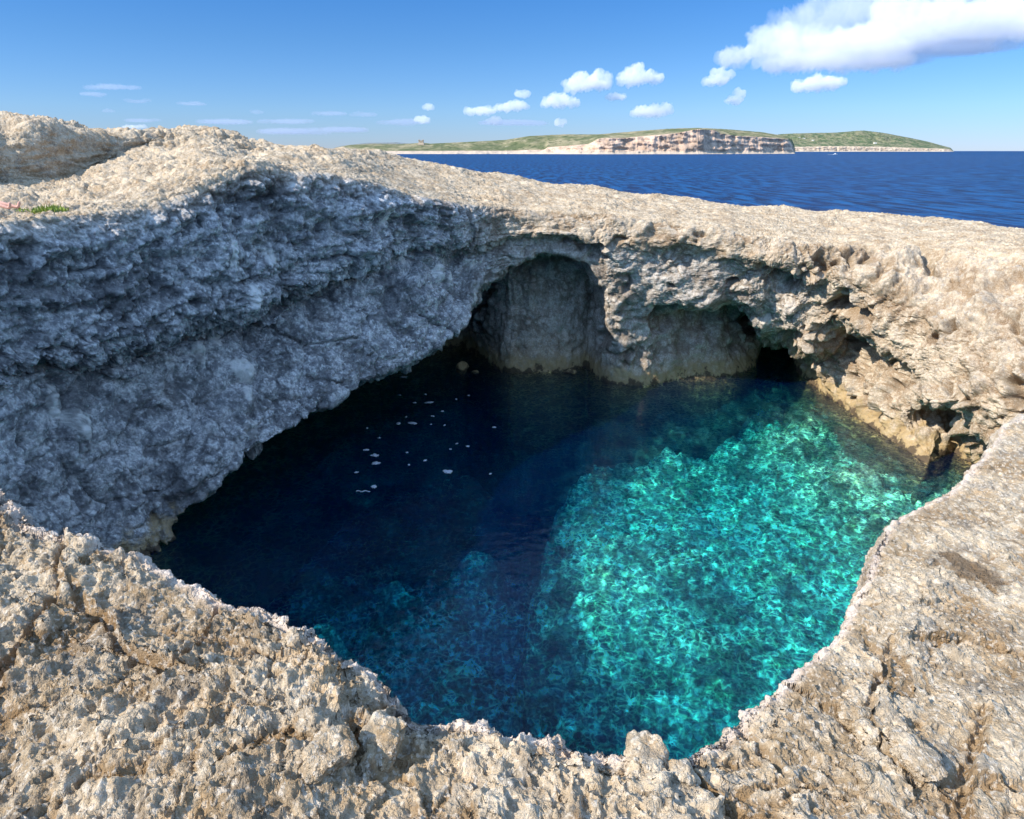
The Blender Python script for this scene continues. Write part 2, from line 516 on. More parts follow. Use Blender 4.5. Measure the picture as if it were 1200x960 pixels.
# 3. lumps and blocks parted by clefts
wp = P + .40 * warp + .10 * warp2
f1, f2, ft = worley(wp * np.array([.78, .78, .8]))
cm = sstep(-.2, .35, perlin(P * .45 + 71))
lumpA = sstep(0, .42, f2 - f1)
cleft = (1 - lumpA)
D += wall * far * (.16 * (1 - .6 * right) * ft + .20 * (lumpA - .6) * (.35 + .65 * cm))
f1b, f2b, ftb = worley(wp * np.array([2.1, 2.1, 2.4]) + 31)
cmb = sstep(-.2, .35, perlin(P * .9 + 17))
lumpB = sstep(0, .40, f2b - f1b); cleftb = 1 - lumpB
calm = 1 - .45 * wall * sstep(-3.5, 0, P[:, 0]) * (1 - sstep(10, 13, P[:, 0]))          # the arch is cleaner cut
D += far * (.012 + (.075 - .035 * right) * wall) * (.7 * (1 - .7 * right) * ftb + 1.5 * (lumpB - .6) * cmb)
# 4. lower walls and piers: upright ribs and flutes
fl_ = billow(np.stack([P[:, 0] * .8, P[:, 1] * .8, P[:, 2] * .16], 1) + 50, 3, .5)
low = wall * far * np.maximum((1 - up) * .5, sstep(8.05, 8.5, TV))
D += low * .42 * fl_
F1, F2, Ft = worley((P + .5 * warp + 3) * np.array([.42, .42, .42]))
lowl = left * wall * far * sstep(6.6, 7.1, TV)
D += lowl * (.42 * Ft - .22 * (1 - sstep(0, .12, F2 - F1)))
dg_ = (P + .5 * warp) @ np.array([[.5, 0, 0], [0, .5, 0], [0, 0, 1.0]])
dg_[:, 2] += .35 * P[:, 1] - .2 * P[:, 0]
D += left * wall * far * .22 * ridged(dg_ * np.array([.25, .25, .85]) + 44, 2, .5)
b1, b2, bt = worley((P + .25 * warp) * np.array([.95, .95, .55]) + 8)
boss = (1 - sstep(.16, .40, b1)) * sstep(-.05, .25, perlin(P * .4 + 19))
D += left * wall * far * (.25 + .75 * sstep(6.7, 7.2, TV)) * .30 * boss
# 5. lumps half a metre across, then knobs and pits
l3 = billow(P * 1.3 + .25 * warp + 21, 3, .55)
D += (far * (.028 + .10 * wall) + (1 - far) * .035) * l3
l4 = ridged(P * 3.9 + .5 * warp2 + 31, 3, .6)
D += (far * (.04 + .06 * wall + .05 * left * wall) + (1 - far) * .018) * l4
v1 = perlin(P * 9.5 + 3); v1 = np.abs(v1) * 2.6 - 1
D += (.03 * far + .012 * (1 - far)) * v1
# deep solution hollows in the walls
hol = perlin(P * np.array([.62, .62, .75]) + 140) + .35 * perlin(P * 2.3 + 9)
hollowm = sstep(.30, .52, hol)
D -= wall * far * .75 * hollowm * (.35 + .65 * right)
# the near ground: broken blocks, smaller blocks, crumbs
nearw = 1 - sstep(5, 12, dist)
flat = 1 - .45 * sstep(.4, 1.8, P[:, 0])
P2 = P + .10 * warp + .05 * warp2
g1, g2, gt = worley(P2 * np.array([2.3, 2.3, 2.9]) + 11)
ck1 = 1 - sstep(0, .10, g2 - g1)
h1, h2, ht = worley(P2 * np.array([6.5, 6.5, 8]) + 4)
ck2 = 1 - sstep(0, .16, h2 - h1)
k1, k2, kt = worley((P + .012 * warp2) * 17 + 2)
coarse = sstep(-.25, .3, perlin(P * .8 + 33)) * (.35 + .65 * (1 - sstep(.3, 1.6, P[:, 0])))        # rough and smooth stretches
cm1 = sstep(.05, .35, perlin(P * 1.6 + 5)); cm2 = sstep(-.1, .35, perlin(P * 3.1 + 55))
D += nearw * flat * (.028 * gt - .022 * ck1 * cm1 + (.009 + .012 * coarse) * ht - .010 * ck2 * cm2 + (.002 + .007 * coarse) * (kt + .9 - 1.3 * k1))
D += nearw * flat * ((.012 + .014 * coarse) * billow(P2 * 7.5 + 5, 4, .6) + .022 * fbm(P2 * np.array([2, 3.4, 2]) + 12, 3))
D += nearw * (.006 + .005 * coarse) * billow(P * 27 + 1, 2, .6)
# terraces on the tops: thin broken beds
tt = perlin((P + .3 * warp) * np.array([.55, .55, .8]) + 77) + .22 * perlin(P * np.array([1.9, 1.9, 2.5]) + 7)
step = np.floor(tt * 4) / 4 + sstep(.35, .65, tt * 4 - np.floor(tt * 4)) / 4
D += top * (.16 * far + .05 * (1 - far)) * step
D += top * far * .05 * lumpB * cmb
mound = top * sstep(21, 25, dist) * (1 - sstep(-9, -5, P[:, 0]))
mz = P.copy(); mz[:, 2] += .5 * fbm(P * .3 + 4, 2)
D += mound * (.20 * ridged(P * np.array([.5, .5, .8]) + 66, 3, .5) + .30 * ridged(mz * np.array([.25, .25, 1.3]) + 12, 3, .6) + .05 * (lumpB - .6) * cmb)
D *= 1 - .7 * sstep(10.4, 11, TV)
D *= calm * (1 - .5 * left * far * sstep(6.8, 7.1, TV) * (1 - sstep(8.0, 8.3, TV)))
P += Nf * D[:, None]
# long cracks in the near ground, one side standing proud of the other
crackm = np.zeros(len(P), np.float32)
for pl in ([(262, 744), (250, 772), (228, 800), (203, 832)], [(205, 834), (150, 838), (100, 862), (40, 872), (-40, 900)],
           [(470, 830), (425, 862), (420, 905), (330, 905), (280, 930)], [(100, 640), (85, 735), (40, 800), (15, 850)],
           [(95, 735), (130, 760), (145, 800), (205, 832)], [(800, 890), (830, 915), (930, 965)],
           [(1062, 700), (1060, 745), (1030, 800), (1050, 850), (1100, 875)], [(1090, 700), (1150, 690), (1210, 700)],
           [(1180, 780), (1160, 850), (1170, 960)], [(1100, 875), (1140, 880), (1190, 870)]):
    pts = np.array([on(x, y, 9.15)[:2] for x, y in pl])
    sel = np.where((nearw > .3) & (TV < 5) & (TV > 2.2))[0]
    qd = P[sel, :2] + .07 * warp[sel, :2] + .02 * np.stack([perlin(P[sel] * 7 + k * 5) for k in range(2)], 1)
    best = np.full(len(sel), 9.0); side = np.zeros(len(sel))
    for a_, b_ in zip(pts[:-1], pts[1:]):
        ab = b_ - a_; L2 = (ab ** 2).sum()
        t_ = np.clip(((qd - a_) @ ab) / L2, 0, 1)
        r_ = qd - a_ - t_[:, None] * ab
        dd = np.linalg.norm(r_, axis=1)
        s_ = np.sign(ab[0] * r_[:, 1] - ab[1] * r_[:, 0])
        u_ = dd < best
        best = np.where(u_, dd, best); side = np.where(u_, s_, side)
    P[sel, 2] -= .045 * (1 - sstep(0, .022, best)) - .022 * side * np.exp(-best / .10) * sstep(0, .012, best)
    crackm[sel] = np.maximum(crackm[sel], .7 * np.exp(-(best / .03) ** 2))

Pg = P.reshape(NU, NV, 3)
rock_me = grid_mesh('terrain', Pg if not FLIP else Pg, closed_u=True)
if FLIP is False:
    pass
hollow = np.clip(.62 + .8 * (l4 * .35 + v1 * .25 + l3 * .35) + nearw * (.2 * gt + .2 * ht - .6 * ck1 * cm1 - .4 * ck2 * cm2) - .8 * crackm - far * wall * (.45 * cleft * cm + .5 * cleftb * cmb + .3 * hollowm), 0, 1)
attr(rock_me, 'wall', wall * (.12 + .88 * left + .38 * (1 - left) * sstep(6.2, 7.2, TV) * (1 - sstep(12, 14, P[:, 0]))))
attr(rock_me, 'far', far)
st_p = np.array(on(1142, 641, 8.9))
attr(rock_me, 'stain', .85 * sstep(.0, .5, 1 - np.linalg.norm((P[:, :2] - st_p[:2]) / np.array([.22, .26]), axis=1) + .45 * fbm(P * 9 + 4, 3)) * top)
attr(rock_me, 'boss', boss)
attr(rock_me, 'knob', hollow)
attr(rock_me, 'rim', np.exp(-((TV - 4.97) / .16) ** 2) * (1 - far))

# ------------------------------------------------------------------ rock material
def rock_material():
    g = NT('limestone')
    pos = g.n('ShaderNodeNewGeometry').outputs['Position']
    sep = g.n('ShaderNodeSeparateXYZ'); g.put(sep.inputs[0], pos); z = sep.outputs[2]
    point = g.n('ShaderNodeNewGeometry').outputs['Pointiness']
    big = g.noise(pos, .35, 4, .55)
    mid = g.noise(pos, 2.1, 5, .6)
    fine = g.noise(pos, 11, 5, .65)
    tiny = g.noise(pos, 46, 4, .65)
    fa = g.attr('far'); wl = g.attr('wall'); kn = g.attr('knob'); rm = g.attr('rim')
    c = g.mix(g.rng(mid, .38, .64), (.30, .225, .14), (.48, .39, .275))
    c = g.mix(g.rng(fine, .44, .66, 0, .7), c, (.60, .51, .385))
    c = g.mix(g.math('MULTIPLY', g.rng(g.noise(pos, 2.6, 6, .72, out=0), .53, .70), .65), c, (.40, .255, .12))     # ochre iron stain
    c = g.mix(g.math('MULTIPLY', g.rng(g.noise(g.vmath('ADD', pos, (7, 3, 1)), 3.3, 6, .7), .50, .66), .7), c, (.17, .155, .135))   # dark lichen
    # ochre soil lying in the hollows
    c = g.mix(g.math('MULTIPLY', g.rng(kn, .50, .10), g.rng(mid, .35, .6, .35, .95)), c, (.25, .165, .085))
    c = g.mix(g.rng(g.noise(g.vmath('ADD', pos, (11, 2, 6)), 1.15, 5, .65), .47, .60), c, g.mix(1.0, c, (.80, .75, .69), 'MULTIPLY'))
    spk = g.noise(pos, 24, 4, .65)
    c = g.mix(g.rng(spk, .54, .66, 0, .55), c, (.22, .185, .145))
    c = g.mix(g.rng(g.noise(g.vmath('ADD', pos, (2, 5, 9)), 38, 3, .6), .52, .64, 0, .5), c, (.66, .60, .51))
    c = g.mix(g.attr('stain'), c, (.13, .09, .055))
    # weathered, lichen-grey wall
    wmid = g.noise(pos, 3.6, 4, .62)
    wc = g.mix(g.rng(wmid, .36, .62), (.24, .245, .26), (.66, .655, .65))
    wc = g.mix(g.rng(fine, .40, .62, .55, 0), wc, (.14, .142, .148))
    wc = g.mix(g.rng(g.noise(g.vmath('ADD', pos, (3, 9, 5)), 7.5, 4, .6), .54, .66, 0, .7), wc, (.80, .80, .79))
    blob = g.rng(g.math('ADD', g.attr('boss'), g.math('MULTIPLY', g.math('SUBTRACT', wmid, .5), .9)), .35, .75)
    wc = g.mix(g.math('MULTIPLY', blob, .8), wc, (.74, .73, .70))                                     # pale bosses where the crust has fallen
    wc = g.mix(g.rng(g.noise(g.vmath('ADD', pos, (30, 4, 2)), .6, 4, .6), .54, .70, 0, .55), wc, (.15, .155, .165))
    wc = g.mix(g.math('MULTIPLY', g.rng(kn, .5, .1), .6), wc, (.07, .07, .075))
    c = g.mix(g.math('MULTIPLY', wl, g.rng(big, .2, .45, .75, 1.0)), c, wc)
    c = g.mix(g.math('MULTIPLY', rm, .65), c, (.70, .60, .53))
    # tide band: yellow weed crust above the water, dark below it
    zz = g.math('ADD', z, g.math('MULTIPLY', g.math('SUBTRACT', mid, .5), 2.2))
    c = g.mix(g.math('MULTIPLY', g.rng(zz, 1.05, .35), g.rng(fine, .3, .6, .45, .9)), c, (.36, .265, .13))
    c = g.mix(g.rng(zz, .26, .05, 0, .85), c, (.06, .045, .035))
    # displacement and bump share one height
    h = g.math('MULTIPLY', g.noise(pos, 14, 6, .68), .05)
    vv = g.voro(g.vmath('ADD', pos, g.vmath('MULTIPLY', g.noise(pos, 6, 3, .5, out=1), (.12, .12, .12))), 13)
    h = g.math('ADD', h, g.math('MULTIPLY', g.rng(vv, 0, .55), .016))
    h = g.math('ADD', h, g.math('MULTIPLY', tiny, .012))
    h = g.math('ADD', h, g.math('MULTIPLY', g.noise(pos, 95, 3, .6), .005))
    pit = g.voro(g.vmath('ADD', pos, g.vmath('MULTIPLY', g.noise(pos, 15, 2, .5, out=1), (.04, .04, .04))), 34)
    h = g.math('SUBTRACT', h, g.math('MULTIPLY', g.rng(pit, .34, .12), g.rng(g.noise(pos, 5, 2, .5), .45, .6, 0, .008)))
    d = g.n('ShaderNodeDisplacement'); d.inputs['Midlevel'].default_value = .04; d.inputs['Scale'].default_value = 1.0
    g.put(d.inputs['Height'], g.math('MULTIPLY', h, g.rng(fa, 0, 1, 1.0, .6)))
    s = g.bsdf(c, .92, .15)
    m = g.out(s, disp=d.outputs[0])
    m.displacement_method = 'BOTH'
    return m


ROCK = rock_material()
terrain = link('terrain', rock_me, ROCK)
tag(terrain, kind='structure')

# ------------------------------------------------------------------ seabed of the lagoon
gx = np.linspace(-17, 24, 420); gy = np.linspace(0, 47, 480)
X, Y = np.meshgrid(gx, gy, indexing='ij')
q = np.stack([X, Y, 0 * X], -1).reshape(-1, 3)
xe = np.interp(Y, [6, 10, 13.1, 15.2, 18.3, 23.7, 30, 36], [12.5, 8.7, 5.3, 3.2, 1.8, 2.3, 4.0, 7])      # edge of the shallow shelf, shaped along the sunlit patch to deepen the shade
t = sstep(-2.4, .1, (X - xe).ravel() + .9 * fbm(q * .6 + 7, 3))
Z = -9.6 + 6.5 * t
Z += 1.9 * sstep(10.5, 14.0, X + .10 * (Y - 24)).ravel()
Z -= 1.9 * (1 - sstep(11.5, 18, Y)).ravel()
Z -= 1.5 * sstep(27, 34, Y).ravel()
for (bx, by, br, bh) in ((-7.0, 19.9, 1.5, 4.6), (-4.9, 23.8, 1.4, 3.8), (-2.1, 19.5, 1.3, 3.2), (-4.4, 17.3, 1.5, 4.0), (-6.2, 16.2, 1.2, 3.6), (-1.5, 25.5, 1.8, 3.8), (7.5, 29.5, 1.0, 1.6), (9.5, 28.0, 1.2, 1.3)):
    Z += bh * np.exp(-(((X - bx) ** 2 + (Y - by) ** 2) / br ** 2)).ravel()          # drowned boulders under the shaded side
Z += .9 * fbm(q * .28 + 5, 3) + .55 * billow(q * .8 + 2, 3) + .10 * ridged(q * 3.1, 2)
Z = np.minimum(Z, -.35 + .2 * fbm(q * .9, 2))
bed_me = grid_mesh('seabed', np.stack([X, Y, Z.reshape(X.shape)], -1))


def seabed_material():
    g = NT('seabed_stone')
    pos = g.n('ShaderNodeNewGeometry').outputs['Position']
    a = g.noise(pos, .55, 5, .6); b = g.noise(pos, 2.6, 5, .65)
    pw = g.vmath('ADD', pos, g.vmath('MULTIPLY', g.noise(pos, 2, 3, .5, out=1), (.22, .22, .22)))
    v = g.n('ShaderNodeTexVoronoi'); g.put(v.inputs['Vector'], pw); v.inputs['Scale'].default_value = 4.0
    cell = g.n('ShaderNodeSeparateColor'); g.put(cell.inputs[0], v.outputs['Color'])
    c = g.mix(g.rng(a, .40, .60), (.36, .40, .27), (.72, .74, .56))
    c = g.mix(g.rng(cell.outputs[0], .25, .9, 0, .75, smooth=False), c, (.92, .92, .76))          # pale boulders and shell sand
    c = g.mix(g.rng(cell.outputs[1], .6, .95, 0, .8, smooth=False), c, (.09, .12, .07))          # weed
    c = g.mix(g.rng(v.outputs['Distance'], .35, .7, 0, .6), c, (.08, .10, .07))
    c = g.mix(g.rng(b, .52, .68, 0, .8), c, (.07, .09, .06))
    c = g.mix(g.rng(g.noise(g.vmath('ADD', pos, (5, 2, 0)), .42, 5, .7), .52, .60, 0, .85), c, (.05, .075, .05))      # weed beds
    n = g.bump(b, .8, .3)
    return g.out(g.bsdf(c, .95, .1, n))


tag(link('seabed', bed_me, seabed_material()), kind='structure')


# ------------------------------------------------------------------ water
def lagoon_material():
    g = NT('lagoon_water')
    pos = g.n('ShaderNodeNewGeometry').outputs['Position']
    w1 = g.noise(g.vmath('MULTIPLY', pos, (1, 1.5, 1)), 1.7, 1, .5, .4)
    w2 = g.noise(g.vmath('MULTIPLY', pos, (1, 1.3, 1)), 5.6, 1, .5, .6)
    w3 = g.noise(g.vmath('MULTIPLY', pos, (1, 2.2, 1)), 9.0, 1, .5, .3)
    calm = g.rng(g.noise(pos, .22, 2, .5), .4, .62, .35, 1.0)
    h = g.math('ADD', g.math('MULTIPLY', w1, .6), g.math('MULTIPLY', w2, .22))
    h = g.math('MULTIPLY', g.math('ADD', h, g.math('MULTIPLY', w3, .07)), calm)
    nb = g.bump(h, .6, .16); nr = g.bump(h, .28, .16)
    # net of bright lines painted into the water's tint, standing in for ripple-gathered light
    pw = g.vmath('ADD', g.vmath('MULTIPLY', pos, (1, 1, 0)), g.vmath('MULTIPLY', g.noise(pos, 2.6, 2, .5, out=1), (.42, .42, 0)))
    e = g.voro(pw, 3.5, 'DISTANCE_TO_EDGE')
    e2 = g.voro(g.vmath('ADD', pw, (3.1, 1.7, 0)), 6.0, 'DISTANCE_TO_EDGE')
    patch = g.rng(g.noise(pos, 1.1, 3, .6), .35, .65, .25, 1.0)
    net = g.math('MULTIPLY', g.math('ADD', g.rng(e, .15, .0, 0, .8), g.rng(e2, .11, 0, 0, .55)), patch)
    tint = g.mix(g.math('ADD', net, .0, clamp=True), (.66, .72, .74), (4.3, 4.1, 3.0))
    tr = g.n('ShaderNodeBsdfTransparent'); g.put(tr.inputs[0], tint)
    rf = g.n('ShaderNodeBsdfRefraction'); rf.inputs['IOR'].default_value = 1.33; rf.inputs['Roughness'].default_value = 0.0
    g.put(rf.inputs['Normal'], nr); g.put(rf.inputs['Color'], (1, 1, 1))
    m1 = g.n('ShaderNodeMixShader'); m1.inputs[0].default_value = .22
    g.t.links.new(tr.outputs[0], m1.inputs[1]); g.t.links.new(rf.outputs[0], m1.inputs[2])
    df = g.n('ShaderNodeBsdfDiffuse'); g.put(df.inputs[0], (.0, .055, .42))
    m2 = g.n('ShaderNodeMixShader'); m2.inputs[0].default_value = .035
    g.t.links.new(m1.outputs[0], m2.inputs[1]); g.t.links.new(df.outputs[0], m2.inputs[2])
    gl = g.n('ShaderNodeBsdfGlossy'); gl.inputs['Roughness'].default_value = .03; g.put(gl.inputs['Normal'], nb)
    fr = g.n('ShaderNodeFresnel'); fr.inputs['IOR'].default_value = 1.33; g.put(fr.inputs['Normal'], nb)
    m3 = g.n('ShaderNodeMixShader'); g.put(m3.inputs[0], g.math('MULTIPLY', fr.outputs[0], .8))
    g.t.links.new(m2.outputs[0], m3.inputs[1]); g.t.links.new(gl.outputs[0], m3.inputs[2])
    ab = g.n('ShaderNodeVolumeAbsorption'); g.put(ab.inputs[0], (.0, .815, .93)); ab.inputs[1].default_value = .33
    return g.out(m3.outputs[0], ab.outputs[0])


def box_mesh(name, x0, x1, y0, y1, z0, z1):
    bm = bmesh.new()
    bmesh.ops.create_cube(bm, size=1)
    for v in bm.verts:
        v.co = ((x0 + x1) / 2 + v.co.x * (x1 - x0), (y0 + y1) / 2 + v.co.y * (y1 - y0), (z0 + z1) / 2 + v.co.z * (z1 - z0))
    me = bpy.data.meshes.new(name); bm.to_mesh(me); bm.free()
    return me


lag = link('lagoon_water', box_mesh('lagoon_water', -16.5, 23.5, 1.0, 46.5, -10, 0), lagoon_material())
tag(lag, kind='structure')


def sea_material():
    g = NT('sea_water')
    pos = g.n('ShaderNodeNewGeometry').outputs['Position']
    p2 = g.vmath('MULTIPLY', pos, (.8, 1.4, 1))
    w = g.math('ADD', g.math('MULTIPLY', g.noise(p2, .11, 5, .6), 2.2), g.math('MULTIPLY', g.noise(p2, .5, 4, .6), .55))
    nb = g.bump(w, 1.0, 1.6)
    a1 = g.noise(g.vmath('MULTIPLY', pos, (.34, .06, 1)), 1.0, 4, .6)
    a2 = g.noise(g.vmath('MULTIPLY', pos, (.05, .008, 1)), 1.0, 5, .6)
    c = g.mix(g.rng(a1, .42, .58), (.0006, .010, .05), (.004, .072, .21))  # light and dark of the ripples painted into the sea's colour
    c = g.mix(g.rng(a2, .35, .65, 0, .4), c, (.001, .026, .115))
    s = g.bsdf(c, .38, .35, nb)
    s2 = g.n('ShaderNodeBsdfDiffuse'); g.put(s2.inputs[0], c); g.put(s2.inputs['Normal'], nb)
    mx = g.n('ShaderNodeMixShader'); mx.inputs[0].default_value = .55
    g.t.links.new(s, mx.inputs[1]); g.t.links.new(s2.outputs[0], mx.inputs[2])
    return g.out(mx.outputs[0])


# a ring of water whose inner edge lies inside the rock round the lagoon
ring = []
inner = []
NR = 96
for k in range(NR):
    a = 2 * math.pi * k / NR
    ca, sa = math.cos(a), math.sin(a)
    tt_ = min(19.6 / max(abs(ca), 1e-6), 22.4 / max(abs(sa), 1e-6))
    inner.append((3.5 + ca * tt_, 23.75 + sa * tt_, -.006))
rads = [1.0] + [60 * 1.6 ** j for j in range(14)]
Pm = np.zeros((NR, len(rads) + 0, 3))
for k in range(NR):
    a = 2 * math.pi * k / NR
    for j, r in enumerate(rads):
        Pm[k, j] = inner[k] if j == 0 else (3.5 + math.cos(a) * r, 23.75 + math.sin(a) * r, -.006)
sea = link('sea', grid_mesh('sea', Pm, closed_u=True), sea_material())
tag(sea, kind='structure')

# ------------------------------------------------------------------ far coast
def interp(pts, x):
    xs, ys = zip(*pts)
    return np.interp(x, xs, ys)


def land_material(name, cliff, green, field):
    g = NT(name)
    geo = g.n('ShaderNodeNewGeometry'); pos = geo.outputs['Position']
    sn = g.n('ShaderNodeSeparateXYZ'); g.put(sn.inputs[0], geo.outputs['Normal'])
    sp_ = g.n('ShaderNodeSeparateXYZ'); g.put(sp_.inputs[0], pos)
    k = g.attr('bare')
    a = g.noise(g.vmath('MULTIPLY', pos, (1, .45, 1)), .012, 5, .6); b = g.noise(pos, .045, 5, .65)
    veg = g.mix(g.rng(a, .40, .60), green, field)
    veg = g.mix(g.rng(b, .50, .64, 0, .8), veg, (.045, .065, .03))
    veg = g.mix(g.rng(g.noise(pos, .03, 4, .7), .60, .72, 0, .7), veg, (.42, .36, .27))
    st = g.noise(g.vmath('MULTIPLY', pos, (1, 1, .55)), .035, 6, .7)
    ck = g.mix(g.rng(st, .36, .64), tuple(c * .62 for c in cliff), tuple(min(1, c * 1.22) for c in cliff))
    ck = g.mix(g.rng(g.noise(g.vmath('MULTIPLY', pos, (.3, .3, 1.5)), .06, 3, .5), .55, .7, 0, .5), ck, (.50, .33, .20))
    c = g.mix(g.rng(g.math('ADD', k, g.math('MULTIPLY', g.math('SUBTRACT', b, .5), .8)), .35, .6), veg, ck)
    c = g.mix(g.rng(sp_.outputs[2], 14, 3, 0, .75), c, (.45, .39, .31))
    return g.out(g.bsdf(c, .95, .1))


def coast(name, x0, x1, sky_pts, cliff_pts, Yc, depth, rugged, mat, n=900, edge=None):
    px = np.linspace(x0, x1, n)
    Y0 = interp(Yc, px)
    base = 176.7 + CAM_Z / Y0 * F / cp ** 2
    s = interp(sky_pts, px); c = interp(cliff_pts, px)

    def z_at(py, Y):
        v = 480 - py
        return CAM_Z + (v * cp - F * sp) / (F * cp + v * sp) * Y
    X0 = (px - 600) / (F * cp + 303 * sp) * Y0
    q = np.stack([X0 / 60, 0 * X0, 0 * X0], 1)
    but = .8 * ridged(q * .42 + 3.3, 2, .5) + .35 * ridged(q * 1.6, 2, .6) - .9 * sstep(.30, .42, perlin(q * .5 + 21.7))                       # buttresses and clefts along the cliff
    Ycl = Y0 - rugged * but
    zc = np.maximum(z_at(c, Y0 + 30), 3); zr = np.maximum(z_at(s, Y0 + depth), zc + 1)
    rows = []; bare = []
    for f, yo, z, k in ((0, -14, -6, 1), (.05, 0, 1.5, 1), (.1, 6, 4, 1)):
        rows.append(np.stack([X0, Ycl + yo, 0 * X0 + z], 1)); bare.append(np.full(n, k))
    for t in np.linspace(.06, 1, 22):
        qz = (zc - 4) * t
        yy = Ycl + 10 + 26 * t + rugged * .75 * fbm(np.stack([X0 / 42 + qz / 60, qz / 22, X0 * 0 + 3], 1), 4) + rugged * .3 * perlin(np.stack([X0 / 200, qz / 9, X0 * 0], 1))
        rows.append(np.stack([X0, yy, 4 + (zc - 4) * t], 1)); bare.append(np.full(n, 1.0))
    for t in np.linspace(.04, 1, 40):
        u = t ** .8
        yy = (Ycl + 36) * (1 - t) + (Y0 + depth) * t
        xx = X0 * yy / Y0
        zz = zc + (zr - zc) * u
        zz = zz + (zr - zc) * .16 * fbm(np.stack([xx / 130, yy / 130, 0 * xx], 1), 4) * math.sin(math.pi * min(1, t * .999)) + .012 * zr * perlin(np.stack([xx / 18, yy / 18, 0 * xx], 1)) * t
        rows.append(np.stack([xx, yy, zz], 1)); bare.append(np.full(n, max(0, .6 - 6 * t)))
    for t in (.15, .4, .7, 1):
        yy = Y0 + depth * (1 + .8 * t)
        rows.append(np.stack([X0 * yy / Y0, yy, zr * (1 - t) - 6 * t], 1)); bare.append(np.zeros(n))
    G = np.stack(rows, 1)
    if edge is not None:
        w_ = edge(px)[:, None]
        G[..., 2] = -6 + (G[..., 2] + 6) * w_
    me = grid_mesh(name, G)
    attr(me, 'bare', np.stack(bare, 1).ravel())
    o = link(name, me, mat)
    return o, G


def flat_ends(x0, x1, a, b):
    return lambda px: sstep(x0, x0 + a, px) * (1 - sstep(x1 - b, x1, px))


HEAD = land_material('coastal_land', (.52, .38, .285), (.105, .12, .055), (.27, .235, .14))
headland, HG = coast('headland', 378, 934,
    [(378, 181), (388, 177), (395, 173), (410, 170), (440, 168.5), (470, 169), (488, 167.8), (494, 167.2), (505, 168.4), (545, 166.5), (575, 165), (592, 164), (620, 159.5), (660, 157.5), (700, 157.5), (740, 154.2), (780, 151), (815, 150), (850, 151.6), (890, 155), (915, 159), (926, 163), (934, 178)],
    [(378, 181), (400, 178), (600, 177.6), (638, 177), (642, 173.5), (665, 172), (690, 170), (700, 164), (705, 162.5), (735, 162), (790, 157), (815, 151.9), (835, 152.8), (842, 157), (860, 160), (890, 161), (905, 162), (922, 163.5), (934, 178)],
    [(378, 2600), (600, 2600), (640, 2550), (700, 2450), (820, 2500), (900, 2700), (934, 2800)], 420, 17, HEAD, n=1300, edge=flat_ends(378, 934, 6, 4))
tag(headland, kind='structure')
FARH = land_material('far_hill_land', (.50, .40, .30), (.075, .11, .055), (.21, .20, .12))
hill, FG = coast('hill', 900, 1120,
    [(900, 158), (926, 156.5), (945, 156), (975, 155.5), (1000, 153.4), (1008, 153), (1030, 155.5), (1060, 161), (1085, 166), (1100, 170), (1112, 173), (1120, 174)],
    [(900, 174), (940, 173.4), (965, 172.6), (990, 172.8), (1010, 173.2), (1060, 174), (1100, 174.6), (1120, 175.4)],
    [(900, 8200), (1120, 8600)], 1500, 12, FARH, n=500, edge=flat_ends(900, 1120, 10, 8))
tag(hill, kind='structure')
# low bare hill far behind the left of the coast
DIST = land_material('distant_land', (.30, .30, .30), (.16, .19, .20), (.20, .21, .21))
d_, _ = coast('hill', 384, 560, [(384, 175.5), (400, 171), (430, 167.5), (465, 167), (500, 170), (560, 175)], [(384, 176), (430, 174), (560, 176)],
              [(384, 6000), (560, 6000)], 700, 30, DIST, n=160, edge=flat_ends(384, 560, 8, 20))
tag(d_, kind='structure')


def simple_mat(name, c, rough=.8, spec=.3, var=.25, scale=8.0, **kw):
    g = NT(name)
    pos = g.n('ShaderNodeTexCoord').outputs['Object']
    a = g.noise(pos, scale, 4, .6)
    return g.out(g.bsdf(g.mix(g.rng(a, .3, .7), tuple(x * (1 - var) for x in c), tuple(min(1, x * (1 + var)) for x in c)), rough, spec, **kw))


def bm_obj(name, build, mat, parent=None, smooth=False):
    bm = bmesh.new()
    build(bm)
    bmesh.ops.recalc_face_normals(bm, faces=bm.faces)
    me = bpy.data.meshes.new(name); bm.to_mesh(me); bm.free()
    if smooth:
        for p in me.polygons: p.use_smooth = True
    return link(name, me, mat, parent)


def empty(name, loc, rz=0):
    o = bpy.data.objects.new(name, None); COL.objects.link(o)
    o.location = loc; o.rotation_euler = (0, 0, rz); o.empty_display_size = .2
    return o


def frustum(bm, x, y, z0, z1, a0, b0, a1, b1):
    v = [bm.verts.new((x + sx_ * a, y + sy_ * b, z)) for z, a, b in ((z0, a0, b0), (z1, a1, b1)) for sx_, sy_ in ((-1, -1), (1, -1), (1, 1), (-1, 1))]
    for f in ((3, 2, 1, 0), (4, 5, 6, 7), (0, 1, 5, 4), (1, 2, 6, 5), (2, 3, 7, 6), (3, 0, 4, 7)):
        bm.faces.new([v[k] for k in f])


def surf_z(G, x, y):
    q = G.reshape(-1, 3)
    return q[np.argmin((q[:, 0] - x) ** 2 + (q[:, 1] - y) ** 2), 2]


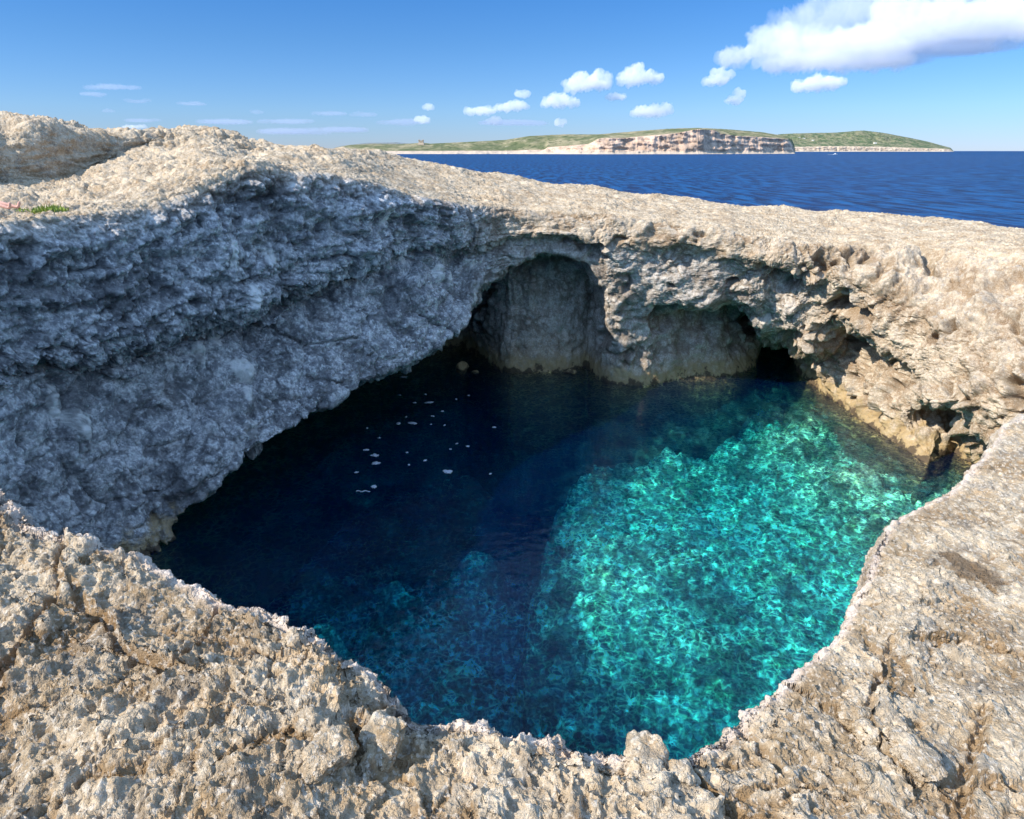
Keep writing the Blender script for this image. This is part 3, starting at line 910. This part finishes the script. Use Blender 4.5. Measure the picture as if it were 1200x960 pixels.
# watchtower on its knoll
TOWER = simple_mat('tower_stone', (.40, .33, .25), var=.2, scale=.6)
DARK = simple_mat('dark_opening', (.03, .03, .03), var=.1)
tx, ty = (494 - 600) / 839.0 * 2930, 2930.0
tower = empty('watchtower', (tx, ty, surf_z(HG, tx, ty) - 1.5))
tag(tower, 'small square stone watchtower with corner turrets on the low coastal knoll across the sea', 'tower')
bm_obj('plinth', lambda b: frustum(b, 0, 0, 0, 8, 13, 13, 10.5, 10.5), TOWER, tower)
keep = bm_obj('wall', lambda b: frustum(b, 0, 0, 8, 15, 9.5, 9.5, 9.2, 9.2), TOWER, tower)
bm_obj('parapet', lambda b: frustum(b, 0, 0, 15, 16.4, 9.8, 9.8, 9.8, 9.8), TOWER, tower)
for sx_ in (-1, 1):
    for sy_ in (-1, 1):
        bm_obj('turret', lambda b: frustum(b, sx_ * 8, sy_ * 8, 16.4, 19.5, 2.4, 2.4, 2.2, 2.2), TOWER, tower)
bm_obj('door', lambda b: frustum(b, 0, -9.55, 8.2, 11.2, 1, .25, 1, .25), DARK, keep)
for k in (-5, 5):
    bm_obj('window', lambda b: frustum(b, k, -9.5, 11, 12.6, .7, .25, .7, .25), DARK, keep)

# white houses high on the far hill
WHITE = simple_mat('white_render', (.78, .75, .70), var=.08, scale=.3)
hspots = [(928, 8900, 12), (934, 9100, 16), (940, 9050, 14), (951, 8850, 11), (1024, 8750, 15)]
first = None
for i, (hx, hy, sz) in enumerate(hspots):
    x = (hx - 600) / 839.0 * hy
    if first is None:
        h = empty('house', (0, 0, 0))
        wl_ = bm_obj('wall', lambda b: frustum(b, 0, 0, -6, 7, 1 * 12, 9, 12, 9), WHITE, h)
        for k in (-7, 0, 7):
            bm_obj('window', lambda b: frustum(b, k, -9.06, 2, 4.5, 1.2, .1, 1.2, .1), DARK, wl_)
        bm_obj('roof', lambda b: frustum(b, 0, 0, 7, 7.8, 12.4, 9.4, 12.4, 9.4), WHITE, h)
        first = h
    else:
        h = first.copy(); COL.objects.link(h)
        for ch in first.children:
            c_ = ch.copy(); COL.objects.link(c_); c_.parent = h
            for gch in ch.children:
                d2 = gch.copy(); COL.objects.link(d2); d2.parent = c_
    h.location = (x, hy, surf_z(FG, x, hy)); h.scale = (sz / 12,) * 3
    tag(h, ['tiny white flat-roofed house at the left end of the far hill ridge', 'white house second from the left on the far ridge', 'white house third from the left on the far ridge',
            'white house fourth from left on the far ridge, nearest its green rise', 'lone white house low on the green slope of the far hill'][i], 'house', 'white houses on the far hill')

# motor boat crossing the strait
HULL = simple_mat('boat_paint', (.85, .85, .83), .35, .5, .05)
bx_, by_, _z = on(979, 181.2, 0)
boat = empty('motor_boat', (bx_, by_, 0), R_(12))
tag(boat, 'small white motor boat crossing the blue sea below the far hill', 'boat')


def hull(b):
    prof = [(-6, 1.5, 1.1), (-3, 1.9, 1.2), (1, 1.9, 1.4), (4, 1.3, 1.7), (6.8, .05, 2.1)]
    vs_ = []
    for x, hw, top_ in prof:
        vs_.append([b.verts.new((x, -hw, top_)), b.verts.new((x, -hw * .75, .1)), b.verts.new((x, 0, -.6)), b.verts.new((x, hw * .75, .1)), b.verts.new((x, hw, top_))])
    for p, q in zip(vs_[:-1], vs_[1:]):
        for k in range(4): b.faces.new((p[k], q[k], q[k + 1], p[k + 1]))
        b.faces.new((p[4], q[4], q[0], p[0]))
    b.faces.new(vs_[0]); b.faces.new(vs_[-1][::-1])


bm_obj('hull', hull, HULL, boat)
cab = bm_obj('cabin', lambda b: frustum(b, -.2, 0, 1.1, 3.2, 2.4, 1.35, 1.5, 1.15), HULL, boat)
bm_obj('windscreen', lambda b: frustum(b, .3, 0, 2.1, 2.9, 2.05, 1.3, 1.7, 1.24), DARK, cab)
bm_obj('flybridge', lambda b: frustum(b, -.8, 0, 3.2, 4.0, 1.2, 1.0, 1.0, .9), HULL, boat)
WAKE = simple_mat('wake_foam', (.75, .80, .82), .6, .2, .2, 1.5)
wk_ = bm_obj('wake', lambda b: frustum(b, -16, 0, -.1, .18, 10, 1.6, 9.6, .9), WAKE)
wk_.location = (bx_, by_, 0); wk_.rotation_euler = (0, 0, R_(12))
tag(wk_, 'streak of white wake trailing behind the small motor boat', 'wake')


# ------------------------------------------------------------------ clouds: bodies of white vapour
def cloud_material(name, dens, col_=(1, 1, 1), an=.3):
    g = NT(name)
    v = g.n('ShaderNodeVolumePrincipled')
    g.put(v.inputs['Color'], col_); v.inputs['Density'].default_value = dens; v.inputs['Anisotropy'].default_value = an
    return g.out(vol=v.outputs[0])


def make_cloud(label, puffs, Y, mat, ragged=.22, vox=None, group=None, seed=0):
    """puffs: (px, py, half width px, half height px) as seen; the cloud gets depth about its width"""
    bm = bmesh.new()
    rs = np.random.RandomState(seed + 5)
    cx, cyy, cz = at(puffs[0][0], puffs[0][1], Y)
    k = Y / 839.0
    for (x, y, a, b) in puffs:
        px_, py_, pz_ = at(x, y, Y)
        r = bmesh.ops.create_icosphere(bm, subdivisions=4, radius=1)
        yo = rs.uniform(-.35, .35) * a * k
        for v in r['verts']:
            zz = v.co.z
            if zz < 0: zz *= .55                                   # flattish base
            v.co = (px_ - cx + v.co.x * a * k, yo + v.co.y * max(a * .7, b) * k, pz_ - cz + zz * b * k)
    me = bpy.data.meshes.new('tmp'); bm.to_mesh(me); bm.free()
    t_ = bpy.data.objects.new('tmp', me); COL.objects.link(t_)
    m_ = t_.modifiers.new('r', 'REMESH'); m_.mode = 'VOXEL'; m_.voxel_size = vox or max(.9 * k, 1)
    dg = bpy.context.evaluated_depsgraph_get()
    em = t_.evaluated_get(dg).to_mesh()
    n = len(em.vertices); co_ = np.empty(n * 3, np.float32); em.vertices.foreach_get('co', co_); co_ = co_.reshape(-1, 3)
    nn = np.empty(n * 3, np.float32); em.vertices.foreach_get('normal', nn); nn = nn.reshape(-1, 3)
    fq = [tuple(p.vertices) for p in em.polygons]
    t_.evaluated_get(dg).to_mesh_clear()
    bpy.data.objects.remove(t_); bpy.data.meshes.remove(me)
    hgt = np.median([p[3] for p in puffs]) * k
    p_ = co_ + seed * 31.7
    d = ragged * hgt * (1.5 * fbm(p_ / (hgt * 1.3), 2) + .9 * (1 - 2 * np.abs(perlin(p_ / (hgt * .45)))) + .5 * perlin(p_ / (hgt * .17)) + .3 * perlin(p_ / (hgt * .08)))
    co_ = co_ + nn * d[:, None]
    me = bpy.data.meshes.new('cloud'); me.from_pydata(co_.tolist(), [], fq); me.update()
    t_ = bpy.data.objects.new('tmp', me); COL.objects.link(t_)          # knit the billows into one clean skin
    m_ = t_.modifiers.new('r', 'REMESH'); m_.mode = 'VOXEL'; m_.voxel_size = vox or max(.7 * k, 1)
    me2 = bpy.data.meshes.new_from_object(t_.evaluated_get(bpy.context.evaluated_depsgraph_get()))
    bpy.data.objects.remove(t_); bpy.data.meshes.remove(me); me = me2; me.name = 'cloud'; me.materials.clear()
    for p in me.polygons: p.use_smooth = True
    o = link('cloud', me, mat)
    o.location = (cx, cyy, cz)
    tag(o, label, 'cloud', group)
    return o


CL = cloud_material('cloud_vapour', .0062, (.96, .965, .975), an=0)
CS = cloud_material('small_cloud_vapour', .0105, (.97, .975, .98), an=0)
CT = cloud_material('thin_cloud_vapour', .0034, (.72, .78, .88))
CV = cloud_material('veil_vapour', .0019, (.95, .96, .98), an=0)
make_cloud('great white cumulus bank spreading over the sea at the top of the sky',
           [(868, 67, 24, 8), (905, 60, 34, 13), (950, 56, 42, 17), (935, 75, 50, 7), (1000, 58, 50, 18), (1050, 46, 50, 20), (1090, 34, 48, 20), (1010, 73, 52, 7), (892, 46, 16, 9), (925, 42, 18, 9),
            (1140, 26, 50, 20), (1130, 36, 50, 11), (1190, 34, 55, 12), (1200, 18, 50, 16), (1115, 14, 36, 14), (1060, 12, 30, 12), (1260, 24, 60, 20)], 4200, CL, .42, seed=1)
make_cloud('thin bluish veil of cloud behind the top of the great white bank', [(960, 30, 46, 20), (1000, 14, 56, 20), (1045, 0, 60, 16), (925, 46, 30, 12), (1090, -8, 60, 14), (1150, -4, 60, 14)], 4700, CV, .6, seed=3)
make_cloud('faint grey veil of cloud hanging under the great white bank', [(1090, 62, 60, 7), (1140, 54, 60, 8), (1050, 72, 40, 5)], 4300, CT, .25, seed=2)
small = [
    ('lone long flat-based cumulus under the great white bank', [(948, 101, 18, 5), (966, 99, 20, 6), (957, 97, 14, 6)]),
    ('small round cumulus just left of the great bank', [(838, 95, 13, 5), (848, 90, 10, 6), (842, 86, 8, 4)]),
    ('bright cumulus with a pointed top, highest of the small clouds', [(738, 93, 14, 7), (745, 86, 11, 8), (760, 92, 13, 5)]),
    ('broad puffy cumulus low left of the pointed one', [(674, 100, 12, 7), (682, 97, 12, 8), (702, 95, 13, 8), (694, 99, 16, 5)]),
    ('oval white cumulus below the broad puffy one', [(645, 121, 11, 6), (655, 119, 13, 7), (666, 121, 10, 4)]),
    ('ragged low cumulus right over the long cliff', [(756, 132, 14, 5), (770, 131, 14, 6), (780, 128, 8, 6), (742, 133, 5, 3)]),
    ('flat pale cloudlet over the tower end of the coast', [(552, 131, 9, 4), (566, 131, 14, 4)]),
    ('pale cloudlet beside the flat one over the coast', [(592, 127, 12, 4), (606, 125, 12, 5)]),
    ('tiny cloud puff above the pale cloudlets', [(612, 111, 8, 4)]),
    ('tiny white puff farthest left above the watchtower', [(494, 141, 8, 4)]),
    ('small white dot of cloud above the watchtower', [(502, 126, 6, 3.5)]),
    ('faint small cloud above the far hill', [(866, 111, 6, 5), (860, 118, 10, 4)]),
    ('small low puff between oval cloud and cliff', [(657, 144, 7, 4)]),
    ('small low puff over the green coast', [(580, 142, 9, 4)]),
    ('thin wisp of cloud right of the pointed cumulus', [(722, 114, 12, 3.5)]),
    ('faint white puff low over the rocky bluff', [(152, 150, 9, 2.6), (166, 149, 6, 2)]),
]
for i, (lb, pf) in enumerate(small):
    make_cloud(lb, pf, 6500, CS, .55, group='small cumulus clouds over the sea', seed=10 + i)
streaks = [
    ('longest thin grey streak of cloud high on the left', [(130, 103, 26, 4), (155, 103, 20, 2.4)]),
    ('short grey streak under the longest one', [(112, 111, 17, 2.6)]),
    ('thin slate streak with a curled end', [(160, 119, 16, 2.2), (173, 117, 6, 2.6)]),
    ('dark slim streak nearest the upper middle sky', [(228, 122, 20, 2.2)]),
    ('tiny grey dash of cloud low on the left', [(128, 130, 10, 2.6)]),
    ('grey smudge of cloud left of the coast', [(300, 131, 10, 2.8)]),
    ('long grey bank low over the rock rim', [(270, 143, 40, 3.4), (340, 142, 34, 3.4)]),
    ('grey bank lowest over the rock rim', [(340, 154, 50, 4), (400, 152, 40, 3.5)]),
    ('grey streak above the watchtower coast', [(388, 133, 20, 2.6), (430, 134, 18, 3)]),
    ('grey streak between the two puffs over the tower', [(480, 144, 36, 3.6)]),
    ('grey bank beneath the pale cloudlets', [(600, 144, 46, 3.6)]),
    ('low grey streak over the rocky bluff', [(165, 142, 20, 2.4)]),
]
for i, (lb, pf) in enumerate(streaks):
    make_cloud(lb, [(x, y + random.uniform(-1, 1), a * random.uniform(.6, .9), b * .62) for x, y, a, b in pf] + [(x + random.uniform(-.9, .9) * a, y + random.uniform(-1.6, 1.6), a * .35, b * .5) for x, y, a, b in pf for _ in range(2)], 7500, CT, .9, group='thin grey cloud streaks', seed=60 + i)

# ------------------------------------------------------------------ things on and in the lagoon
topsel = (TV > 2.0) & (TV < 5.0)
TOPV = P[topsel]


def ground(x, y):
    d = (TOPV[:, 0] - x) ** 2 + (TOPV[:, 1] - y) ** 2
    k = np.argpartition(d, 6)[:6]
    return float(np.median(TOPV[k, 2]))


def pebble_mesh(name, size, seed, cuts=9, sub=4, rough=.06):
    rs = np.random.RandomState(seed)
    bm = bmesh.new(); bmesh.ops.create_icosphere(bm, subdivisions=sub, radius=1)
    me = bpy.data.meshes.new(name); bm.to_mesh(me); bm.free()
    n = len(me.vertices); c_ = np.empty(n * 3, np.float32); me.vertices.foreach_get('co', c_); c_ = c_.reshape(-1, 3)
    for k in range(cuts):
        d = rs.normal(size=3); d /= np.linalg.norm(d)
        h = rs.uniform(.45, .8)
        e_ = c_ @ d - h
        c_ = c_ - np.maximum(e_, 0)[:, None] * d * .93
    nrm = c_ / np.maximum(np.linalg.norm(c_, axis=1, keepdims=True), 1e-6)
    c_ = c_ + nrm * (rough * 1.6 * fbm(c_ * 1.7 + seed, 3) + rough * .6 * ridged(c_ * 5 + seed, 2))[:, None]
    c_ = c_ * np.array(size, np.float32)
    me.vertices.foreach_set('co', c_.ravel().astype(np.float32)); me.update()
    for p in me.polygons: p.use_smooth = True
    attr(me, 'knob', np.full(n, .75))
    return me


stones = [
    (1004, 834, (.085, .06, .05), 3, 'pale angular stone block standing highest on the near right rock', 12),
    (1018, 858, (.06, .05, .045), 5, 'blocky pale stone just below the highest angular block', 10),
    (1068, 884, (.12, .08, .035), 8, 'broad flat pale slab lying on the near right rock', 8),
    (1014, 908, (.07, .06, .05), 13, 'rounded grey stone below the blocky stones near the bottom edge', 9),
    (902, 886, (.018, .015, .013), 21, 'tiny white pebble on the brown rock near the pool rim', 6),
    (800, 905, (.07, .05, .04), 24, 'pale stone casting a dark shadow behind the near rim', 9),
    (756, 882, (.10, .07, .05), 17, 'whitish rim boulder at the lowest point of the near pool edge', 6),
    (388, 880, (.095, .075, .055), 29, 'rounded knobbly boulder left of the rim notch', 6),
    (448, 862, (.10, .08, .06), 33, 'rounded pale boulder at the rim notch above the dark water', 6),
]
for (x, y, sz, sd, lb, cuts) in stones:
    p = on(x, y, 9.14)
    gz = ground(p[0], p[1])
    p = on(x, y, gz)
    o = link('stone', pebble_mesh('stone', sz, sd, cuts, 5, .13), ROCK)
    o.location = (p[0], p[1], ground(p[0], p[1]) - sz[2] * .1); o.rotation_euler = (.1 * math.sin(sd), .12 * math.cos(sd), sd)
    tag(o, lb, 'stone', 'loose stones on the near rock')
# half-drowned boulders at the foot of the cave wall
for (x, y, sz, sd, lb) in [(543, 431, (.42, .36, .34), 41, 'pale round boulder half under water at the dark cave mouth'),
                           (556, 436, (.22, .2, .12), 43, 'small dark boulder awash beside the pale one at the cave mouth'),
                           (668, 436, (.35, .3, .14), 47, 'low wet boulder awash between cave wall and pier')]:
    o = link('boulder', pebble_mesh('boulder', sz, sd, 6, 5), ROCK); o.location = on(x, y, 0); o.rotation_euler = (0, 0, sd)
    tag(o, lb, 'boulder', 'boulders awash in the lagoon')

# pale scraps adrift on the dark water
SCRAP = simple_mat('foam_scrap', (.42, .45, .50), .7, .2, .12, 20)
flecks = [(445, 104, 7, 2.4, 'wide faint scrap of foam nearest the cave mouth'), (425, 207, 2, 2, None), (508, 250, 2.4, 2.2, None), (568, 203, 2, 1.6, None),
          (588, 248, 9, 3, 'long white scrap farthest out in the dark water, below the cave mouth'), (610, 326, 2.6, 2.4, None), (600, 371, 1.8, 1.6, None),
          (495, 365, 8, 3.6, 'dim broad scrap in the middle of the floating scraps'), (418, 366, 4, 3, None), (240, 393, 2.2, 2.2, None), (235, 515, 6, 2.4, 'thin pale scrap above the two tilted ones'),
          (283, 546, 7.5, 4, 'upper of two tilted white scraps on the black water'), (292, 590, 8.5, 4.4, 'lower of two tilted white scraps on the black water'), (181, 642, 2.6, 2.6, None), (283, 722, 5, 4.6, 'bright round white scrap beside the wavy strand'),
          (567, 575, 3.2, 2.4, None), (692, 638, 11, 4.4, 'largest oblong white scrap alone on the blue water'), (805, 495, 4, 2.2, None),
          (745, 480, 1.8, 1.8, None), (742, 230, 2.2, 2.2, None), (811, 208, 2.6, 1.8, None), (665, 298, 3, 1.8, None), (955, 388, 4, 2, None), (308, 448, 2, 1.8, None),
          (460, 330, 1.8, 1.6, None), (677, 377, 1.8, 1.8, None), (465, 530, 2.4, 1.8, None), (710, 512, 1.6, 1.6, None), (935, 650, 2.2, 2, None), (475, 600, 3, 1.6, None)]
for i, (zx, zy, wpx, hpx, lb) in enumerate(flecks):
    x, y = 380 + zx / 4.8, 420 + zy / 4.8
    p = on(x, y, 0)
    k = math.hypot(p[1], CAM_Z) / F
    rs = np.random.RandomState(i)
    sa = max(wpx * .52 * k, .024); sb = max(hpx * .48 * k * 1.6, .024)
    o = link('foam_scrap', pebble_mesh('foam_scrap', (sa, sb, .016), 100 + i, 2, 4, .42), SCRAP)
    o.location = (p[0], p[1], .004); o.rotation_euler = (0, 0, rs.uniform(-.5, .3) if wpx > 3.5 else rs.uniform(0, 3))
    tag(o, lb or 'tiny white speck of foam adrift on the dark shaded water', 'foam', 'pale scraps adrift on the shaded water')
# the wavy strand
pts_ = [on(380 + (180 + 78 * t) / 4.8, 420 + (748 - 3 * math.sin(t * 12)) / 4.8, 0) for t in np.linspace(0, 1, 14)]
cu = bpy.data.curves.new('strand', 'CURVE'); cu.dimensions = '3D'; cu.bevel_depth = .022; cu.bevel_resolution = 2
sp2 = cu.splines.new('POLY'); sp2.points.add(len(pts_) - 1)
for q_, p in zip(sp2.points, pts_): q_.co = (*p, 1)
tmp = bpy.data.objects.new('tmp', cu); COL.objects.link(tmp)
dg = bpy.context.evaluated_depsgraph_get()
me = bpy.data.meshes.new_from_object(tmp.evaluated_get(dg)); bpy.data.objects.remove(tmp); bpy.data.curves.remove(cu)
me.materials.clear()
st_ = link('foam_strand', me, SCRAP)
tag(st_, 'thin wavy white strand of foam floating beside the round scrap', 'foam', 'pale scraps adrift on the shaded water')

# ------------------------------------------------------------------ tufts of green on the left rim
LEAF = simple_mat('fresh_leaf', (.22, .29, .05), .6, .3, .35, 3)
for j, (x, y, n, sz, lb) in enumerate([(57, 236, 170, .30, 'larger bright green tuft of weeds on the left rock rim'), (47, 244, 110, .22, 'smaller green tuft of weeds nearer the rim edge'), (20, 228, 60, .16, 'tiny green sprig of weeds behind the two tufts')]):
    p = at(x, y, 18.0); gz = ground(p[0], p[1])
    pl = empty('weed_tuft', (p[0], p[1], gz - .02))
    rs = np.random.RandomState(j)

    def blades(b):
        for k in range(n):
            a = rs.uniform(0, 6.28); r = sz * math.sqrt(rs.rand()) * 1.1
            bx, by = math.cos(a) * r * 1.3, math.sin(a) * r
            h = sz * rs.uniform(.3, .8) * (1.2 - r / sz * .6); la = rs.uniform(0, 6.28); ln = rs.uniform(.05, .5) * h; wd = rs.uniform(.012, .028)
            ox, oy = -math.sin(la) * wd, math.cos(la) * wd
            v = [b.verts.new((bx, by, -.03)), b.verts.new((bx + ox + math.cos(la) * ln * .5, by + oy + math.sin(la) * ln * .5, h * .55)),
                 b.verts.new((bx + math.cos(la) * ln, by + math.sin(la) * ln, h)), b.verts.new((bx - ox + math.cos(la) * ln * .5, by - oy + math.sin(la) * ln * .5, h * .55))]
            b.faces.new(v)
    bm_obj('leaves', blades, LEAF, pl)
    tag(pl, lb, 'plant', 'green weed tufts on the rim')

# ------------------------------------------------------------------ bather lying on the rim, mostly beyond the frame
SKIN = simple_mat('skin', (.62, .34, .26), .55, .4, .08, 6)
CLOTH = simple_mat('red_swimwear', (.50, .06, .05), .8, .2, .1, 12)
hp = at(24, 246, 16.9)                                      # toes
gx_, gy_ = hp[0] - 1.55, hp[1] - .1
ids = {}
# x runs from head (-) to feet (+), lying on the back, near knee raised a little
J = [('pelvis', 0, 0, .12, .135), ('belly', -.18, 0, .12, .125), ('chest', -.40, 0, .13, .145), ('neck', -.60, 0, .13, .058), ('skull', -.70, 0, .15, .095), ('crown', -.80, 0, .16, .085),
     ('hipn', .06, -.10, .11, .095), ('kneen', .44, -.12, .20, .062), ('ankn', .84, -.12, .08, .042), ('heeln', .90, -.12, .06, .04), ('toen', .95, -.12, .20, .030),
     ('hipf', .06, .10, .11, .095), ('kneef', .46, .14, .17, .062), ('ankf', .86, .16, .07, .042), ('heelf', .92, .16, .06, .04), ('toef', .98, .17, .20, .030),
     ('shn', -.48, -.19, .13, .06), ('eln', -.24, -.32, .07, .043), ('wrn', .0, -.30, .06, .030), ('hann', .08, -.30, .05, .036),
     ('shf', -.48, .19, .13, .06), ('elf', -.24, .32, .07, .043), ('wrf', .0, .30, .06, .030), ('hanf', .08, .30, .05, .036)]
E = [('pelvis', 'belly'), ('belly', 'chest'), ('chest', 'neck'), ('neck', 'skull'), ('skull', 'crown'), ('pelvis', 'hipn'), ('hipn', 'kneen'), ('kneen', 'ankn'), ('ankn', 'heeln'), ('heeln', 'toen'),
     ('pelvis', 'hipf'), ('hipf', 'kneef'), ('kneef', 'ankf'), ('ankf', 'heelf'), ('heelf', 'toef'), ('chest', 'shn'), ('shn', 'eln'), ('eln', 'wrn'), ('wrn', 'hann'), ('chest', 'shf'), ('shf', 'elf'), ('elf', 'wrf'), ('wrf', 'hanf')]
vv_ = []; rad = []
for k, (nm, x, y, z, r) in enumerate(J):
    ids[nm] = k; vv_.append((x, y, z)); rad.append(r)
ee = [(ids[a], ids[b]) for a, b in E]
for side in ('n', 'f'):                                     # five fingers on each hand
    hx, hy, hz = vv_[ids['han' + side]]
    sg = -1 if side == 'n' else 1
    for q_ in range(5):
        oy = (-.028 + .018 * q_) if q_ < 4 else -.05 * sg
        L_ = (.06, .075, .07, .055, .04)[q_]
        a_ = len(vv_); vv_.append((hx + .03 if q_ < 4 else hx, hy + oy * .9, hz)); rad.append(.0105)
        vv_.append((hx + .03 + L_ * .6, hy + oy, hz - .004)); rad.append(.009)
        vv_.append((hx + .03 + L_, hy + oy, hz - .018)); rad.append(.0075)
        ee += [(ids['han' + side], a_), (a_, a_ + 1), (a_ + 1, a_ + 2)]
me = bpy.data.meshes.new('person'); me.from_pydata(vv_, ee, []); me.update()
tmp = bpy.data.objects.new('tmp', me); COL.objects.link(tmp)
sk = tmp.modifiers.new('s', 'SKIN'); tmp.modifiers.new('d', 'SUBSURF').levels = 2
if not me.skin_vertices:
    pass
for k, sv in enumerate(me.skin_vertices[0].data if me.skin_vertices else []):
    sv.radius = (rad[k], rad[k]); sv.use_root = (k == 0)
dg = bpy.context.evaluated_depsgraph_get()
pme = bpy.data.meshes.new_from_object(tmp.evaluated_get(dg)); bpy.data.objects.remove(tmp)
for p in pme.polygons: p.use_smooth = True
pme.materials.clear()
gz = max(ground(gx_ + t, gy_) for t in (0, .3, .6, .9))
person = link('person', pme, SKIN); person.location = (gx_ + .55, gy_, gz - .02)
tag(person, 'bare-legged sunbather lying on the left rock rim with feet towards the pool', 'person')


def trunks(b):
    for sx_, yy in ((.02, -.075), (.02, .075)):
        r = bmesh.ops.create_uvsphere(b, u_segments=20, v_segments=12, radius=1)
        for v in r['verts']: v.co = (sx_ + v.co.x * .17, yy + v.co.y * .125, .12 + v.co.z * .145)


bm_obj('swim_shorts', trunks, CLOTH, person, smooth=True)
HAIR = simple_mat('dark_hair', (.04, .025, .018), .7, .3, .2, 30)


def hair(b):
    r = bmesh.ops.create_uvsphere(b, u_segments=20, v_segments=12, radius=1)
    for v in r['verts']: v.co = (-.80 + v.co.x * .115, v.co.y * .105, .145 + v.co.z * .105)


bm_obj('hair', hair, HAIR, person, smooth=True)


# ------------------------------------------------------------------ light
SUN_EL = R_(38.7)
SUN_AZ = math.atan2(-.91, -.41)     # to-sun horizontal direction (x, y) = (-.91, -.41)
sx, sy = math.sin(SUN_AZ), math.cos(SUN_AZ)
to_sun = Vector((sx * math.cos(SUN_EL), sy * math.cos(SUN_EL), math.sin(SUN_EL)))
sl = bpy.data.lights.new('sun', 'SUN'); sl.energy = 3.9; sl.angle = R_(.53); sl.color = (1, .90, .76)
so = bpy.data.objects.new('sun', sl); COL.objects.link(so)
so.rotation_euler = (-to_sun).to_track_quat('-Z', 'Y').to_euler()
so.location = to_sun * 200

w = NT('World', world=True)
sky = w.n('ShaderNodeTexSky', sky_type='NISHITA')
sky.sun_disc = False; sky.sun_elevation = SUN_EL; sky.sun_rotation = SUN_AZ
sky.air_density = 1.0; sky.dust_density = 0.0; sky.ozone_density = 4.0; sky.altitude = 0
bg = w.n('ShaderNodeBackground'); bg.inputs[1].default_value = .15
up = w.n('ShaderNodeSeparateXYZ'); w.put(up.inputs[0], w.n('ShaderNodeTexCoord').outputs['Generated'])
clear = w.n('ShaderNodeValToRGB'); w.put(clear.inputs[0], up.outputs[2])       # dims the low sky, brightens the sky overhead as added fill
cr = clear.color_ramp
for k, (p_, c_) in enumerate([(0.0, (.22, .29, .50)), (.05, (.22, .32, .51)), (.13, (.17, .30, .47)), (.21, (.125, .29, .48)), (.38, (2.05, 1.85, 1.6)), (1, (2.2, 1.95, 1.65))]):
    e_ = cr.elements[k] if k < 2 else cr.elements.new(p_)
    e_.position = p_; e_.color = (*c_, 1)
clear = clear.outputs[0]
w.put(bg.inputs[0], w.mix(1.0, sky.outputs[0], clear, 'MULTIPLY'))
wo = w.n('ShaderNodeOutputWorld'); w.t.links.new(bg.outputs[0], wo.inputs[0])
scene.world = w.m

cam = bpy.data.cameras.new('camera')
cam.sensor_width = 36; cam.sensor_fit = 'HORIZONTAL'; cam.lens = F / 1200 * 36
cam.clip_start = .1; cam.clip_end = 200000
co = bpy.data.objects.new('camera', cam); COL.objects.link(co)
co.location = (0, 0, CAM_Z); co.rotation_euler = (math.pi / 2 - PITCH, 0, 0)
scene.camera = co

vs = scene.view_settings
vs.view_transform = 'Standard'; vs.look = 'None'; vs.gamma = 1; vs.use_curve_mapping = False
vs.exposure = 0.95
scene.render.engine = 'CYCLES'
cy = scene.cycles
cy.use_denoising = True
cy.max_bounces = 16; cy.diffuse_bounces = 4; cy.glossy_bounces = 4; cy.transmission_bounces = 6
cy.transparent_max_bounces = 12; cy.volume_bounces = 12
cy.caustics_reflective = False; cy.caustics_refractive = True
